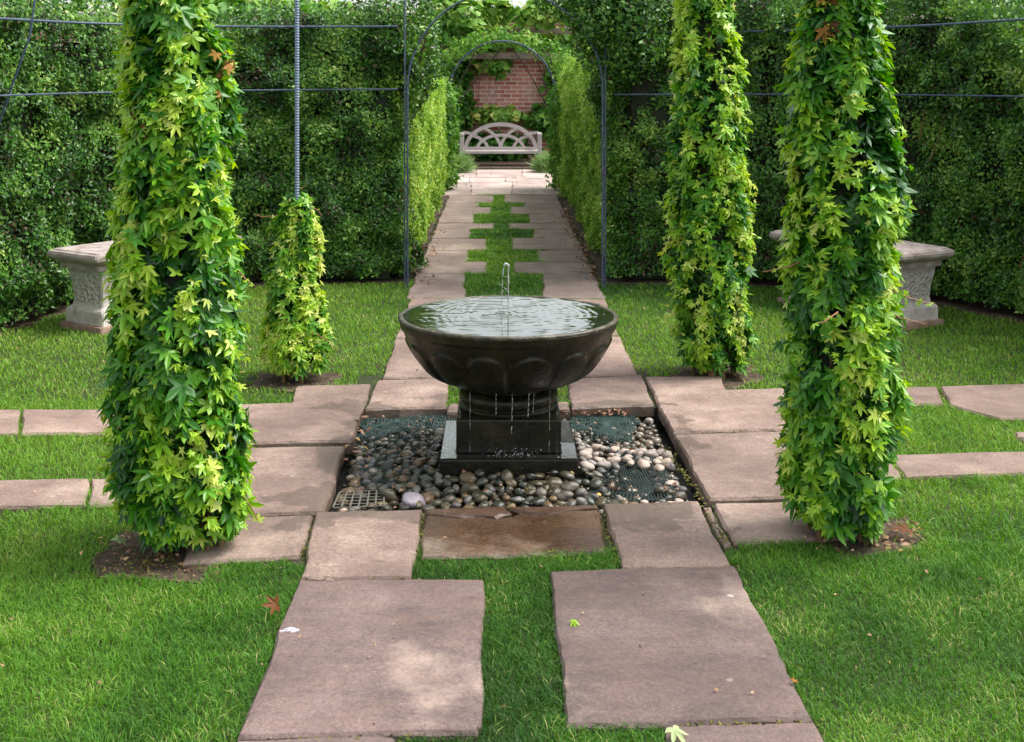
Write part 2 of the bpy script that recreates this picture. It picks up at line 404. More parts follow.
# ---------------------------------------------------------------- ground, pit
PIT_PX = [(325, 511), (699, 502), (654, 406), (364, 409)]
PIT = [gp(*q) for q in PIT_PX]
_c = np.mean(PIT, axis=0); PITH = [tuple(np.array(q) + (np.array(q) - _c) / np.linalg.norm(np.array(q) - _c) * .07) for q in PIT]
FX, FY = .04, 5.32          # fountain centre
bm = bmesh.new()
zg = -.022
o_ = [bm.verts.new(q) for q in ((-90, -40, zg), (90, -40, zg), (90, 130, zg), (-90, 130, zg))]
i_ = [bm.verts.new((x, y, zg)) for x, y in PITH]
for k in range(4):
    bm.faces.new((o_[k], o_[(k + 1) % 4], i_[(k + 1) % 4], i_[k]))
g = bm_obj('ground', bm, M['lawn']); tag(g, kind='structure')
bm = bmesh.new()
a_ = [bm.verts.new((x, y, zg)) for x, y in PITH]; b_ = [bm.verts.new((x, y, -.13)) for x, y in PITH]
for k in range(4): bm.faces.new((a_[k], a_[(k + 1) % 4], b_[(k + 1) % 4], b_[k]))
bm.faces.new(b_)
tag(bm_obj('fountain_pit', bm, M['pit']), kind='structure')

# ---------------------------------------------------------------- flagstones
SLABS = []      # ground polygons, for the grass
def flag(px, mat, parent, label=None, z=None, world=False, th=.055, jit=.006):
    poly = [q if world else gp(*q) for q in px]
    SLABS.append(np.array(poly))
    pts = []
    n = len(poly)
    cx = sum(p[0] for p in poly) / n; cy = sum(p[1] for p in poly) / n
    for i in range(n):
        a = np.array(poly[i]); b = np.array(poly[(i + 1) % n]); L = np.linalg.norm(b - a); m = max(2, int(L / .05))
        nr = np.array([b[1] - a[1], a[0] - b[0]]) / max(L, 1e-6)
        ph = random.random() * 9
        for k in range(m):
            u = k / m; q = a + (b - a) * u
            w = math.sin(u * PI)
            q = q + nr * (random.uniform(-1, 1) * jit * .5 + jit * w * math.sin(ph + u * L * 9)) * (0.4 if k == 0 else 1)
            pts.append(q)
    z0 = random.uniform(-.004, .004) if z is None else z
    tx, ty = random.uniform(-.004, .004), random.uniform(-.004, .004)
    bm = bmesh.new()
    def zt(q): return z0 + tx * (q[0] - cx) + ty * (q[1] - cy)
    top = []; 
    r0 = [bm.verts.new((q[0], q[1], -th)) for q in pts]
    r1 = [bm.verts.new((q[0], q[1], zt(q) - .010 - random.random() * .004)) for q in pts]
    def ins(q, d):
        v = np.array([cx, cy]) - q; return q + v / max(np.linalg.norm(v), 1e-6) * d
    r2 = []
    for q in pts:
        s = ins(q, .006 + random.random() * .006); r2.append(bm.verts.new((s[0], s[1], zt(s) - .0015)))
    r3 = []
    for q in pts:
        s = ins(q, .03); r3.append(bm.verts.new((s[0], s[1], zt(s))))
    N = len(pts)
    for ra, rb in ((r0, r1), (r1, r2), (r2, r3)):
        for k in range(N): bm.faces.new((ra[k], ra[(k + 1) % N], rb[(k + 1) % N], rb[k]))
    bm.faces.new(r3); bm.faces.new(list(reversed(r0)))
    o = bm_obj('flagstone', bm, mat, parent)
    if label: o['label'] = label
    return o

path = bpy.data.objects.new('path', None); COL.objects.link(path); tag(path, kind='structure')
side = bpy.data.objects.new('side_path', None); COL.objects.link(side); tag(side, kind='structure')
terr = bpy.data.objects.new('terrace', None); COL.objects.link(terr); tag(terr, kind='structure')
S, SF = M['slab'], M['slab_front']
# round the pit
flag([(297, 403), (299, 386), (371, 384), (352, 441), (150, 446), (150, 406)], S, side, z=.004)
flag([(150, 450), (345, 446), (324, 511), (150, 518)], S, side, z=.002)
flag([(195, 519), (313, 515), (299, 556), (182, 562)], S, path)
flag([(316, 512), (422, 509), (411, 577), (301, 578)], S, path, z=.003, label='flagstone with a dark damp splash on its pit side')
flag([(424, 514), (452, 517), (476, 515.5), (498, 517.5), (522, 511), (548, 513.5), (575, 509), (599, 508), (607, 550), (421, 556)], M['slab_wet'], path, z=-.004, label='wet brown flagstone in front of the fountain')
flag([(424, 508), (505, 505.5), (512, 510.5), (497, 516), (476, 514), (452, 515.6), (424, 512.6)], M['slab_wet'], path, z=-.002, label='wet brown strip broken off the front flagstone')
flag([(508, 505.4), (598, 503), (599, 506.6), (574, 507.8), (548, 512), (521, 509.6)], M['slab_wet'], path, z=-.006)
flag([(603, 504), (698, 501), (732, 566), (622, 568)], S, path, z=.003)
flag([(703, 503.5), (710, 503), (731, 540), (726, 546)], S, path, z=-.012)
flag([(714, 501.5), (830, 498), (850, 536), (734, 541)], S, path)
flag([(674, 434), (840, 430), (870, 494), (709, 499)], S, side, z=.004)
flag([(645, 377), (720, 376), (722, 390), (830, 387), (845, 427), (673, 432)], S, side, z=.004)
flag([(378, 380.5), (449, 379), (446, 407), (365, 409)], S, path, z=.004)
flag([(448, 402), (508, 401), (509, 409), (447, 411)], S, path, z=-.006)
flag([(511, 401), (569, 400), (571, 408), (512, 409)], S, path, z=-.006)
flag([(567, 379), (642, 375), (654, 405), (572, 408)], S, path, z=.004)
flag([(411, 299), (462, 299), (462, 336), (396, 337)], S, path)
flag([(395.5, 339), (462, 338), (450, 377), (383, 377.5)], S, path)
flag([(545, 299), (605, 299), (619, 334), (550, 336)], S, path)
flag([(550, 338), (620, 336), (637, 373), (566, 376)], S, path)
# the big pair in the foreground and the next ones
flag([(299, 579.5), (484, 579), (482, 722), (478, 733), (237, 737)], SF, path, z=.004, label='large worn purple grey flagstone, left of the grass strip')
flag([(550, 572), (735, 566.5), (813, 719), (566, 725)], SF, path, z=.004, label='large worn purple grey flagstone, right of the grass strip')
flag([(236, 738.4), (395, 735.2), (380, 860), (180, 870)], SF, path)
flag([(664, 724.6), (815, 720.2), (885, 850), (690, 860)], SF, path)
# far part of the path: long and short flags either side of the grass
def lx(y): return VX - .415 * (y - VY)
def rx(y): return VX + .478 * (y - VY)
ROWS = [(273.4, 297.6, 465, 543), (262, 273, 487, 514), (250, 261.6, 468, 537), (238, 249.6, 487, 512), (229, 237.7, 470, 533), (223, 228.7, 495, 508), (214, 222.7, 474, 529), (207, 213.7, 492, 510), (203, 206.8, 480, 523), (195, 202.8, 494, 504)]
FARX = []
for y0, y1, a, b in ROWS:
    flag([(lx(y0), y0), (a, y0), (a, y1), (lx(y1), y1)], M['slab_far'], path, jit=.01)
    flag([(b, y0), (rx(y0), y0), (rx(y1), y1), (b, y1)], M['slab_far'], path, jit=.01)
# pale terrace before the bench, its sunlight put into the stone colour
for y0, y1, xs in ((182, 194.4, (440, 471, 512, 566)), (177.3, 181.7, (443, 469, 505, 560)), (169.5, 177.0, (447, 476, 522, 553))):
    for a, b in zip(xs[:-1], xs[1:]):
        flag([(a + .2, y0), (b - .2, y0), (b - .2, y1), (a + .2, y1)], M['slab_pale_sunlit'], terr, jit=.01)
# side paths running left and right
def far_row(xs, ya, yb, mat=S):
    for a, b in zip(xs[:-1], xs[1:]):
        s = random.uniform(-6, 2)
        flag([(a + 1, ya(a)), (b - 1, ya(b)), (b - 4, yb(b)), (a - 2, yb(a))], mat, side)
far_row([-330, -170, 22, 147], lambda x: 408.6 + .002 * (110 - x), lambda x: 432 + .012 * (110 - x))
far_row([-340, -150, 90, 147], lambda x: 478.5 + .010 * (110 - x), lambda x: 505 + .012 * (110 - x))
flag([(852, 388), (937, 386), (944, 403), (852, 404)], S, side)
flag([(940, 386), (1130, 380), (1140, 414), (1000, 418), (950, 404)], S, side)
flag([(1133, 380), (1400, 374), (1410, 409), (1143, 414)], S, side)
flag([(1014, 432), (1120, 429), (1120, 440), (1016, 437)], S, side)
flag([(872, 456), (888, 455.5), (902, 477), (880, 478)], S, side)
flag([(891, 455), (1150, 447), (1170, 466), (905, 477)], S, side)
flag([(1153, 447), (1420, 440), (1440, 459), (1173, 466)], S, side)

# bare soil round the plants and along the hedges
SOIL = []
def soil(px, world=False, z=-.016, mat='soil', grass_out=True):
    poly = np.array([q if world else gp(*q) for q in px])
    if grass_out: SOIL.append(poly)
    q = resample(np.vstack([poly, poly[:1]]), .06)[:-1]
    q = q + RNG.normal(0, .015, q.shape)
    bm = bmesh.new(); vs = [bm.verts.new((a, b, z)) for a, b in q]; bm.faces.new(vs)
    bmesh.ops.triangulate(bm, faces=bm.faces)
    tag(bm_obj('soil', bm, M[mat]), kind='structure')
soil([(92, 574), (92, 548), (118, 528), (215, 512), (236, 540), (216, 576)])
soil([(800, 512), (905, 512), (924, 530), (918, 548), (838, 553), (812, 540)])
soil([(-1.9, 21.62), (1.9, 21.62), (1.9, 23.6), (-1.9, 23.6)], True, -.012)  # shade under the far bench, painted as dark ground instead of grass
soil([(250, 384), (258, 370), (340, 370), (338, 384), (310, 390)])
soil([(668, 372), (690, 362), (752, 362), (764, 376), (735, 386), (700, 385)])

# ---------------------------------------------------------------- hedges
HL = smooth_line([(-.74, 9.75), (-1.5, 9.7), (-2.45, 9.35), (-3.0, 8.5), (-3.17, 7.7), (-3.6, 6.6), (-4.1, 5.4)], .05, 60)
HR = smooth_line([(.84, 9.72), (1.6, 9.7), (2.55, 9.45), (3.15, 8.85), (3.48, 8.1), (4.0, 7.0), (4.35, 5.8)], .05, 60)
TL = resample([(-.72, 9.8), (-.72, 17.4)], .05)
TR = resample([(.86, 9.8), (.86, 17.4)], .05)

def hedge_leaves(line, side_sign, hfun, n, size, seed, clump=.12, end=None, depth=.05, tint0=.42, density_pow=1.0, far_scale=False, thick=.6, toplight=0):
    """points on a clipped hedge: face along the line, its top, and shoots above"""
    d = np.diff(line, axis=0); L = np.concatenate([[0], np.cumsum(np.linalg.norm(d, axis=1))])
    s = RNG.random(n) * L[-1]
    X = np.interp(s, L, line[:, 0]); Y = np.interp(s, L, line[:, 1])
    tg = np.gradient(line, axis=0); tg = tg / np.linalg.norm(tg, axis=1, keepdims=True)
    tx = np.interp(s, L, tg[:, 0]); ty = np.interp(s, L, tg[:, 1])
    nx, ny = -side_sign * ty, side_sign * tx
    hh = hfun(s / L[-1], s)
    kind = RNG.random(n)
    z = .04 + (hh - .04) * RNG.random(n)
    Q = np.stack([s, z, np.zeros(n)], 1)
    dis = (vnoise(Q, 2.0, seed) - .5) * 2 * clump + (vnoise(Q, 7, seed + 1) - .5) * clump * 1.5 - np.abs(RNG.normal(0, depth, n))
    # rounded shoulder
    top = np.clip((z - (hh - .18)) / .18, 0, 1); dis -= top ** 2 * .10
    onTop = kind < .12
    dep = np.where(onTop, RNG.random(n) * thick, 0)
    z = np.where(onTop, hh - .03 + (vnoise(np.stack([s, dep, s * 0], 1), 4, seed + 5) - .5) * .16, z)
    shoots = (kind > .95)
    z = np.where(shoots, hh + np.abs(RNG.normal(0, .10, n)) * (vnoise(np.stack([s, s * 0, s * 0], 1), 7, seed + 3) * 1.6), z)
    dis = np.where(onTop | shoots, -RNG.random(n) * thick, dis)
    P = np.stack([X + nx * dis, Y + ny * dis, z], 1)
    keep = RNG.random(n) < np.clip(.25 + 1.7 * vnoise(np.stack([s, z, s * 0], 1), 9, seed + 7) - .36 + .8 * (vnoise(np.stack([s, z, s * 0], 1), 3, seed + 8) - .5), .20, 1) ** density_pow
    P = P[keep]; nx, ny, tx, ty = nx[keep], ny[keep], tx[keep], ty[keep]; m = len(P); q = np.stack([s, z, s * 0], 1)[keep]
    Nn = np.stack([nx, ny, np.full(m, .55)], 1) + RNG.normal(0, .55, (m, 3))
    T = RNG.normal(0, 1, (m, 3)) + np.array([0, 0, .8])
    Sz = size * RNG.uniform(.6, 1.3, m)
    ti = tint0 + .55 * (vnoise(q, 5, seed + 11) - .5) + .35 * (vnoise(q, 14, seed + 12) - .5) + RNG.normal(0, .16, m)
    return P, Nn, T, Sz, ti

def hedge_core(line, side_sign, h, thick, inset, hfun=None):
    """dark woody interior, shade put into its colour: a closed bank set back behind the leaves"""
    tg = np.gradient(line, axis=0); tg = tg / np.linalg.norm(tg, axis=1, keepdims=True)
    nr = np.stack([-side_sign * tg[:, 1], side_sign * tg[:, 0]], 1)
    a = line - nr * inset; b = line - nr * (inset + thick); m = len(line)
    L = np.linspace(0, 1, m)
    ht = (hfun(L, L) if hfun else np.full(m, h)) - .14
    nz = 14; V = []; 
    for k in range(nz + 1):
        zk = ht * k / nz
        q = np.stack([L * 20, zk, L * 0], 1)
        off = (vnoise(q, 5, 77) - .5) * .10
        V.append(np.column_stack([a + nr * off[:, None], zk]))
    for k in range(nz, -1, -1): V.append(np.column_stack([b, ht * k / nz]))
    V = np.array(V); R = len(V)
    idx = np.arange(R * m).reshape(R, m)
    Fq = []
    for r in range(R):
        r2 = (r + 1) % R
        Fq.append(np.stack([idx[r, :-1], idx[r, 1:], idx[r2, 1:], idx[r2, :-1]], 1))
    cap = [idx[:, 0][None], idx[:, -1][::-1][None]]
    return np_mesh('dark_core', V.reshape(-1, 3), [np.concatenate(Fq)] + cap)

def twigs(line, side_sign, n, seed, h):
    rs = random.Random(seed); paths = []
    tg = np.gradient(line, axis=0); tg = tg / np.linalg.norm(tg, axis=1, keepdims=True)
    for _ in range(n):
        i = rs.randrange(len(line)); p = line[i]; t_ = tg[i]; nr = np.array([-side_sign * t_[1], side_sign * t_[0]])
        z = rs.uniform(0, h * .8); ln = rs.uniform(.15, .4); d = -rs.uniform(.02, .09); sl = rs.uniform(-.5, .5)
        pts = []
        for k in range(5):
            u = k / 4; q = p + nr * (d + .03 * u * rs.random()) + t_ * sl * ln * u
            pts.append((q[0], q[1], z + ln * u))
        paths.append((pts, np.linspace(.006, .002, 5)))
    return paths

def cat(*arrs): return [np.concatenate(a) for a in zip(*arrs)]

def lerp_h(pts):
    xs, ys = zip(*pts)
    return lambda u, s: np.interp(u, xs, ys)

def build_hedge(name, label, line, sgn, hf, n, size, mat, seed, ends=(), core_thick=.5, kw_tw=0, **kw):
    mid = line[len(line) // 2]
    root = thing(name, label, 'hedge', (mid[0], mid[1], 0))
    arr = hedge_leaves(line, sgn, hf, n, size, seed, **kw)
    for (l2, s2, h2, n2) in ends:
        kk = dict(kw); kk['thick'] = .25
        arr = cat(arr, hedge_leaves(l2, s2, h2, n2, size, seed + 50, **kk))
    link('foliage', leaves_mesh('foliage', *arr, DIAM), mat, root)
    link('dark_core', hedge_core(line, sgn, 2, core_thick, .17, hf), M['hedge_core'], root)
    for tw in twigs(line, sgn, kw_tw, seed, 1.5): tubes('twig', [tw], M['stem'], root, 5)
    return root

hfL = lerp_h([(0, 2.02), (.10, 2.06), (.2, 1.95), (.35, 1.95), (.46, 1.98), (.52, 2.0), (.6, 2.05), (.75, 2.06), (1, 2.05)])
hfR = lerp_h([(0, 2.25), (.12, 2.3), (.3, 2.12), (.42, 2.15), (.5, 1.98), (.57, 1.72), (.62, 1.9), (.75, 2.0), (1, 2.05)])
eL = resample([(-.74, 9.72), (-.72, 10.3)], .05); eR = resample([(.84, 9.7), (.86, 10.3)], .05)
build_hedge('hedge', 'dark green clipped hedge curving behind the left stone bench', HL, 1, hfL, 240000, .033, M['hedge'], 3, ends=[(eL, -1, lerp_h([(0, 2.0), (1, 1.7)]), 20000)], kw_tw=12)
build_hedge('hedge', 'dark green clipped hedge curving behind the right stone bench', HR, -1, hfR, 240000, .033, M['hedge'], 5, ends=[(eR, 1, lerp_h([(0, 2.2), (1, 1.9)]), 22000)], tint0=.42, kw_tw=24)
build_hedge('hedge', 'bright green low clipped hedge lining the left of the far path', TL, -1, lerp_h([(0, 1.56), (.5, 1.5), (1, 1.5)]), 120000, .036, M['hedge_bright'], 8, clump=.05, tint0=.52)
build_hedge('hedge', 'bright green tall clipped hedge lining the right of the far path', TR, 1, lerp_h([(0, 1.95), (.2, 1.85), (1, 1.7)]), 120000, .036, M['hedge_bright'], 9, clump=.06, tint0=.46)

# soil strips at the hedge feet
def strip(line, sgn, w0, w1):
    tg = np.gradient(line, axis=0); tg = tg / np.linalg.norm(tg, axis=1, keepdims=True)
    nr = np.stack([-sgn * tg[:, 1], sgn * tg[:, 0]], 1)
    a = line + nr * w1; b = line - nr * w0
    return [tuple(q) for q in a[::3]] + [tuple(q) for q in b[::-3]]
soil(strip(HL, 1, .8, .06), True, -.015); soil(strip(HR, -1, .8, .07), True, -.015)
soil(strip(TL, -1, .6, .03), True, -.012); soil(strip(TR, 1, .6, .05), True, -.012)

# foliage that has grown over the far arch
def blob_leaves(c, r, n, size, seed, tint0, shell=.55, droop=0):
    v = norm(RNG.normal(0, 1, (n, 3)))
    rr = 1 - shell * RNG.random(n) ** 1.5
    rr = rr * (.72 + .56 * vnoise(v * 2.2 + 5, 1.3, seed))
    P = np.array(c) + v * np.array(r) * rr[:, None]
    P = P[P[:, 2] > .02]; m = len(P); v = (P - np.array(c)) / np.array(r)
    keep = RNG.random(m) < np.clip(2.1 * vnoise(P, 3.4 / max(min(r), .25) ** .5, seed + 2) - .35, .05, 1)
    P = P[keep]; v = v[keep]; m = len(P)
    Nn = norm(v) * .7 + np.array([0, 0, .5]) + RNG.normal(0, .5, (m, 3))
    T = RNG.normal(0, 1, (m, 3)) + np.array([0, 0, -droop])
    return P, Nn, T, size * RNG.uniform(.6, 1.3, m), tint0 + .5 * (vnoise(P, 3, seed + 4) - .5) + RNG.normal(0, .16, m)

def shrub(name, label, cat_, blobs, size, mat, trunk, seed, tint0=.45, tpl=OVAL, group=None):
    c0 = trunk[0]
    root = thing(name, label, cat_, (c0[0], c0[1], 0), group=group)
    arrs = [blob_leaves(c, r, n, size, seed + i * 7, tint0) for i, (c, r, n) in enumerate(blobs)]
    link('crown', leaves_mesh('crown', *cat(*arrs), tpl), mat, root)
    paths = []
    rs = random.Random(seed)
    for (c, rd, n) in blobs:
        for (x, y, r) in [min(trunk, key=lambda q: abs(q[0] - c[0]))]:
            pts = []
            for k in range(7):
                u = k / 6; pts.append((x + (c[0] - x) * u ** 1.5 + rs.uniform(-.03, .03), y + (c[1] - y) * u ** 1.5 + rs.uniform(-.03, .03), -.03 + (c[2] + .5 * rd[2]) * u))
            paths.append((pts, np.linspace(r, r * .25, 7)))
    tubes('trunk', paths, M['twig'], root, 7)
    return root

arcb = [((sx_, 17.42, zz_), (.19, .34, .36), 1500) for sx_ in (-.73, .85) for zz_ in (.3, .75, 1.2)]
for k in range(11):
    a = PI * (.0 + k / 10.0); R = 1.04
    arcb.append(((.06 + R * math.cos(a), 17.85 + random.uniform(-.15, .15), 1.32 + .80 * math.sin(a)), (.22, .3, .17), 480))
shrub('climbing_plant', 'yellow green climber grown over the far arch', 'climber', arcb, .06, M['vine'], [(-.98, 17.7, .02), (1.08, 17.7, .02)], 21, .5)
# greenery beyond the hedges
shrub('tree', 'dark green tree behind the hedge at the top left corner', 'tree', [((-4.6, 9.6, 2.5), (1.0, .7, .9), 9000), ((-3.6, 9.9, 2.2), (.6, .6, .35), 2400), ((-4.9, 8.6, 2.3), (.8, .7, .6), 5000)], .055, M['hedge'], [(-4.5, 9.7, .07)], 31, .34)
shrub('vine', 'light green vine behind the middle of the left hedge', 'vine', [((-2.25, 10.9, 1.98), (.75, .4, .30), 3600), ((-1.6, 11.0, 2.0), (.5, .35, .26), 2200), ((-3.0, 11.2, 1.9), (.6, .35, .32), 2000)], .085, M['vine'], [(-2.1, 11, .03)], 33, .55, HEART)
shrub('shrub', 'dark upright shrub at the left shoulder of the near arch', 'shrub', [((-.98, 10.0, 1.9), (.33, .3, .36), 5200), ((-1.3, 10.1, 1.85), (.3, .3, .3), 3200), ((-.72, 10.5, 2.15), (.26, .3, .3), 2200), ((-.60, 10.2, 1.78), (.16, .3, .30), 2600)], .04, M['hedge'], [(-1.0, 10.1, .025)], 35, .4)
shrub('vine', 'broad leaved light green vine above the left of the arch', 'vine', [((-.85, 22.4, 2.55), (.75, .4, .55), 1700), ((-.1, 22.6, 2.75), (.4, .3, .35), 500), ((.75, 22.6, 2.7), (.6, .3, .25), 700)], .13, M['vine'], [(-1.25, 22.6, .025)], 37, .62, HEART)
shrub('shrub', 'dark dense shrub overhanging the right of the near arch', 'shrub', [((1.02, 9.62, 2.05), (.34, .36, .50), 10000), ((.74, 9.6, 1.98), (.20, .28, .30), 5000), ((.60, 9.7, 2.25), (.34, .35, .28), 5000), ((1.6, 10.1, 2.3), (.5, .4, .4), 6000), ((.5, 10.4, 2.5), (.4, .35, .25), 3000)], .04, M['hedge'], [(1.2, 10.3, .03)], 39, .36)
shrub('tree', 'dark green tree behind the hedge between the right columns', 'tree', [((2.1, 10.6, 2.3), (.7, .5, .6), 8000), ((2.8, 10.3, 2.4), (.6, .5, .6), 7000)], .05, M['hedge'], [(2.4, 10.6, .06)], 41, .42)
shrub('tree', 'green tree with a thick dark trunk behind the far right hedge', 'tree', [((4.1, 10.2, 2.45), (.9, .6, .7), 8000), ((5.0, 9.6, 2.5), (.9, .7, .7), 7000), ((3.45, 10.8, 2.9), (.7, .5, .5), 4000)], .055, M['vine'], [(3.45, 10.9, .09)], 43, .3)

# ---------------------------------------------------------------- brick wall, trellis, climbers at the back
WY = 23.6
root = thing('brick_wall', 'old red brick garden wall with pale coping behind the bench', 'wall', (0, WY, 0))
bm = bmesh.new(); add_box(bm, (0, WY + .17, 1.3), (26, .34, 2.7)); bm_obj('wall', bm, M['brick'], root)
bm = bmesh.new(); add_box(bm, (0, WY + .17, 2.72), (26, .46, .14), bev=.02); bm_obj('coping', bm, M['coping'], root)
root = thing('trellis', 'weathered timber trellis rails fixed in front of the brick wall', 'trellis', (0, WY - .4, 0))
for z in (2.42, 1.95):
    bm = bmesh.new(); add_box(bm, (-2.5, WY - .4, z), (11, .07, .11), bev=.008); bm_obj('rail', bm, M['timber'], root)
for x in (-7.4, -5.2, -3.1, -1.2, 1.5):
    bm = bmesh.new(); add_box(bm, (x, WY - .31, 1.22), (.1, .1, 2.5), bev=.008); bm_obj('post', bm, M['timber'], root)
def climber(label, blobs, trunk, seed, tint0, size=.12, mat='vine'):
    shrub('climbing_plant', label, 'climber', blobs, size, M[mat], trunk, seed, tint0, HEART)
climber('dark leafy climber on the brick wall left of the wooden bench, with dark leaves added as shade behind its seat', [((-.88, WY - .2, 1.0), (.42, .22, .75), 1500), ((-.95, WY - .2, 1.7), (.5, .22, .4), 900), ((.02, WY - .2, .26), (.78, .15, .27), 1100)], [(-.8, WY - .15, .007)], 51, .22)  # low middle blob added as dark shade behind the bench seat
climber('light green climber hanging across the brick wall above the bench', [((-.05, WY - .25, 1.76), (.32, .2, .16), 330), ((-.3, WY - .25, 2.0), (.3, .2, .2), 350), ((.5, WY - .25, 2.3), (.9, .22, .22), 900), ((-.5, WY - .25, 2.35), (.5, .2, .25), 500)], [(-.45, WY - .12, .007)], 53, .6)
climber('leafy climber on the brick wall right of the wooden bench', [((1.24, WY - .2, 1.35), (.42, .22, .9), 1300), ((.95, WY - .2, .75), (.5, .2, .28), 700)], [(1.1, WY - .15, .007)], 55, .45)
climber('low orange tinged climber along the wall behind the bench back', [((-.1, WY - .2, .86), (.75, .16, .14), 500)], [(.3, WY - .12, .007)], 57, .85)
shrub('tree', 'leafy tree beyond the brick wall on the left', 'tree', [((-5.5, 27, 3.2), (2.2, 1.2, 1.3), 5000), ((-9.5, 27, 3.4), (2.2, 1.2, 1.5), 4000)], .16, M['vine'], [(-6, 27, .12)], 61, .4)
shrub('tree', 'leafy tree beyond the brick wall on the right', 'tree', [((4.5, 27, 3.1), (2.3, 1.2, 1.2), 5000), ((9.0, 27, 3.6), (2.6, 1.2, 1.5), 5000)], .16, M['hedge'], [(5, 27, .12)], 63, .5)

# ---------------------------------------------------------------- wooden bench and lavender
BY = 22.2; bx0 = .03
root = thing('wooden_bench', 'pale weathered wooden bench with an interlaced arched back', 'bench', (bx0, BY, 0))
def teak(name, c, s, bev=.006):
    bm = bmesh.new(); add_box(bm, c, s, bev=bev); return bm_obj(name, bm, M['teak'], root)
teak('seat', (bx0, BY + .05, .235), (1.42, .44, .05))
for sx in (-1, 1):
    teak('armrest', (bx0 + sx * .69, BY + .06, .545), (.075, .5, .045))
    teak('leg', (bx0 + sx * .69, BY - .15, .26), (.065, .065, .52)); teak('leg', (bx0 + sx * .69, BY + .28, .26), (.065, .065, .52))
def back_ribbon(fn, u0, u1, w=.030, clip=None):
    """flat curved rail cut from plank: the arc fn(u)->(x,z)"""
    us = np.linspace(u0, u1, 40); pts = np.array([fn(u) for u in us])
    if clip is not None:
        k = np.array([clip(*p) for p in pts]); pts = pts[k]
    if len(pts) < 3: return
    tg = np.gradient(pts, axis=0); tg = norm(tg); nr = np.stack([-tg[:, 1], tg[:, 0]], 1)
    a, b = pts + nr * w, pts - nr * w
    V = []
    for yy in (BY + .235, BY + .28):
        for q in (a, b): V.append(np.column_stack([bx0 + q[:, 0], np.full(len(q), yy + back_ribbon.k * .003), .26 + q[:, 1]]))
    back_ribbon.k += 1
    m = len(pts); V = np.array(V); idx = np.arange(4 * m).reshape(4, m); ring = (0, 1, 3, 2); Fq = []
    for r in range(4):
        p_, q_ = ring[r], ring[(r + 1) % 4]
        Fq.append(np.stack([idx[p_, :-1], idx[p_, 1:], idx[q_, 1:], idx[q_, :-1]], 1))
    Fq.append(np.array([[idx[0, 0], idx[1, 0], idx[3, 0], idx[2, 0]], [idx[0, -1], idx[2, -1], idx[3, -1], idx[1, -1]]]))
    link('back_arch', np_mesh('back_arch', V.reshape(-1, 3), [np.concatenate(Fq)]), M['teak'], root)
back_ribbon.k = 0
A_, B_ = .63, .455
def ell(cx, a, b): return lambda u: (cx + a * math.cos(u), b * math.sin(u))
inside = lambda x, z: (x / A_) ** 2 + (z / B_) ** 2 < 1.0 and abs(x) < .66 and z > -.01
back_ribbon(ell(0, A_, B_), 0, PI, .034)
back_ribbon(ell(0, .42, .26), 0, PI, .026)
back_ribbon(ell(-A_, A_, B_), 0, PI / 2, .026, inside); back_ribbon(ell(A_, A_, B_), PI / 2, PI, .026, inside)
back_ribbon(ell(-A_, .40, .26), 0, PI / 2, .026, inside); back_ribbon(ell(A_, .40, .26), PI / 2, PI, .026, inside)
for sx in (-1, 1):
    back_ribbon(lambda u: (sx * (.42 + .26 * u), .255 + .05 * math.sin(u * PI / 2)), 0, 1, .024)
teak('rail', (bx0, BY + .258, .285), (1.36, .07, .05))
def lavender(label, c, seed):
    root = thing('lavender', label, 'shrub', (c[0], c[1], 0))
    n = 2600; v = norm(RNG.normal(0, 1, (n, 3))); v[:, 2] = np.abs(v[:, 2])
    P = np.array([c[0], c[1], .03]) + v * np.array([.17, .2, .17]) * RNG.random((n, 1)) ** .5
    T = v * 1.0 + np.array([0, 0, .5]) + RNG.normal(0, .25, (n, 3)); Nn = RNG.normal(0, 1, (n, 3))
    link('foliage', leaves_mesh('foliage', P, Nn, T, RNG.uniform(.10, .24, n), .5 + RNG.normal(0, .22, n), NEEDLE), M['lavender'], root)
    tubes('stem', [([(c[0] + i * .01, c[1], -.02), (c[0] + i * .05, c[1], .15)], .008) for i in (-2, -1, 0, 1, 2)], M['twig'], root, 5)
lavender('pale green lavender bush at the left end of the wooden bench', (-.68, 20.6), 3)
lavender('pale green lavender bush at the right end of the wooden bench', (.80, 20.6), 4)

# ---------------------------------------------------------------- metal frames
def arch_path(x0, x1, y, zs):
    cx = (x0 + x1) / 2; R = (x1 - x0) / 2; pts = [(x0, y, -.05)]
    for z in np.linspace(.1, zs, 10): pts.append((x0, y, z))
    for a in np.linspace(PI, 0, 33)[1:-1]: pts.append((cx + R * math.cos(a), y, zs + R * math.sin(a)))
    for z in np.linspace(zs, -.05, 11): pts.append((x1, y, z))
    return pts
def metal(name, pts, root, r=.011): tubes(name, [(pts, r)], M['metal'], root, 8)
ax0, ax1, AY = xx(408, 9.55), xx(602, 9.55), 9.5
root = thing('metal_arch', 'thin dark blue metal arch at the near mouth of the hedge tunnel', 'arch', (ax0, AY, 0))
metal('hoop', arch_path(ax0, ax1, AY, 1.50), root, .0078)
metal('upright', [(ax0 - .022, AY + .004, z) for z in np.linspace(-.03, 2.9, 12)], root, .0058)
metal('upright', [(ax1 + .022, AY + .004, z) for z in np.linspace(-.03, 2.9, 12)], root, .0058)
root = thing('metal_arch', 'grey metal arch at the far end of the hedge tunnel', 'arch', (-.7, 17.65, 0))
metal('hoop', arch_path(xx(449, 17.65), xx(555, 17.65), 17.65, 1.33), root, .014)
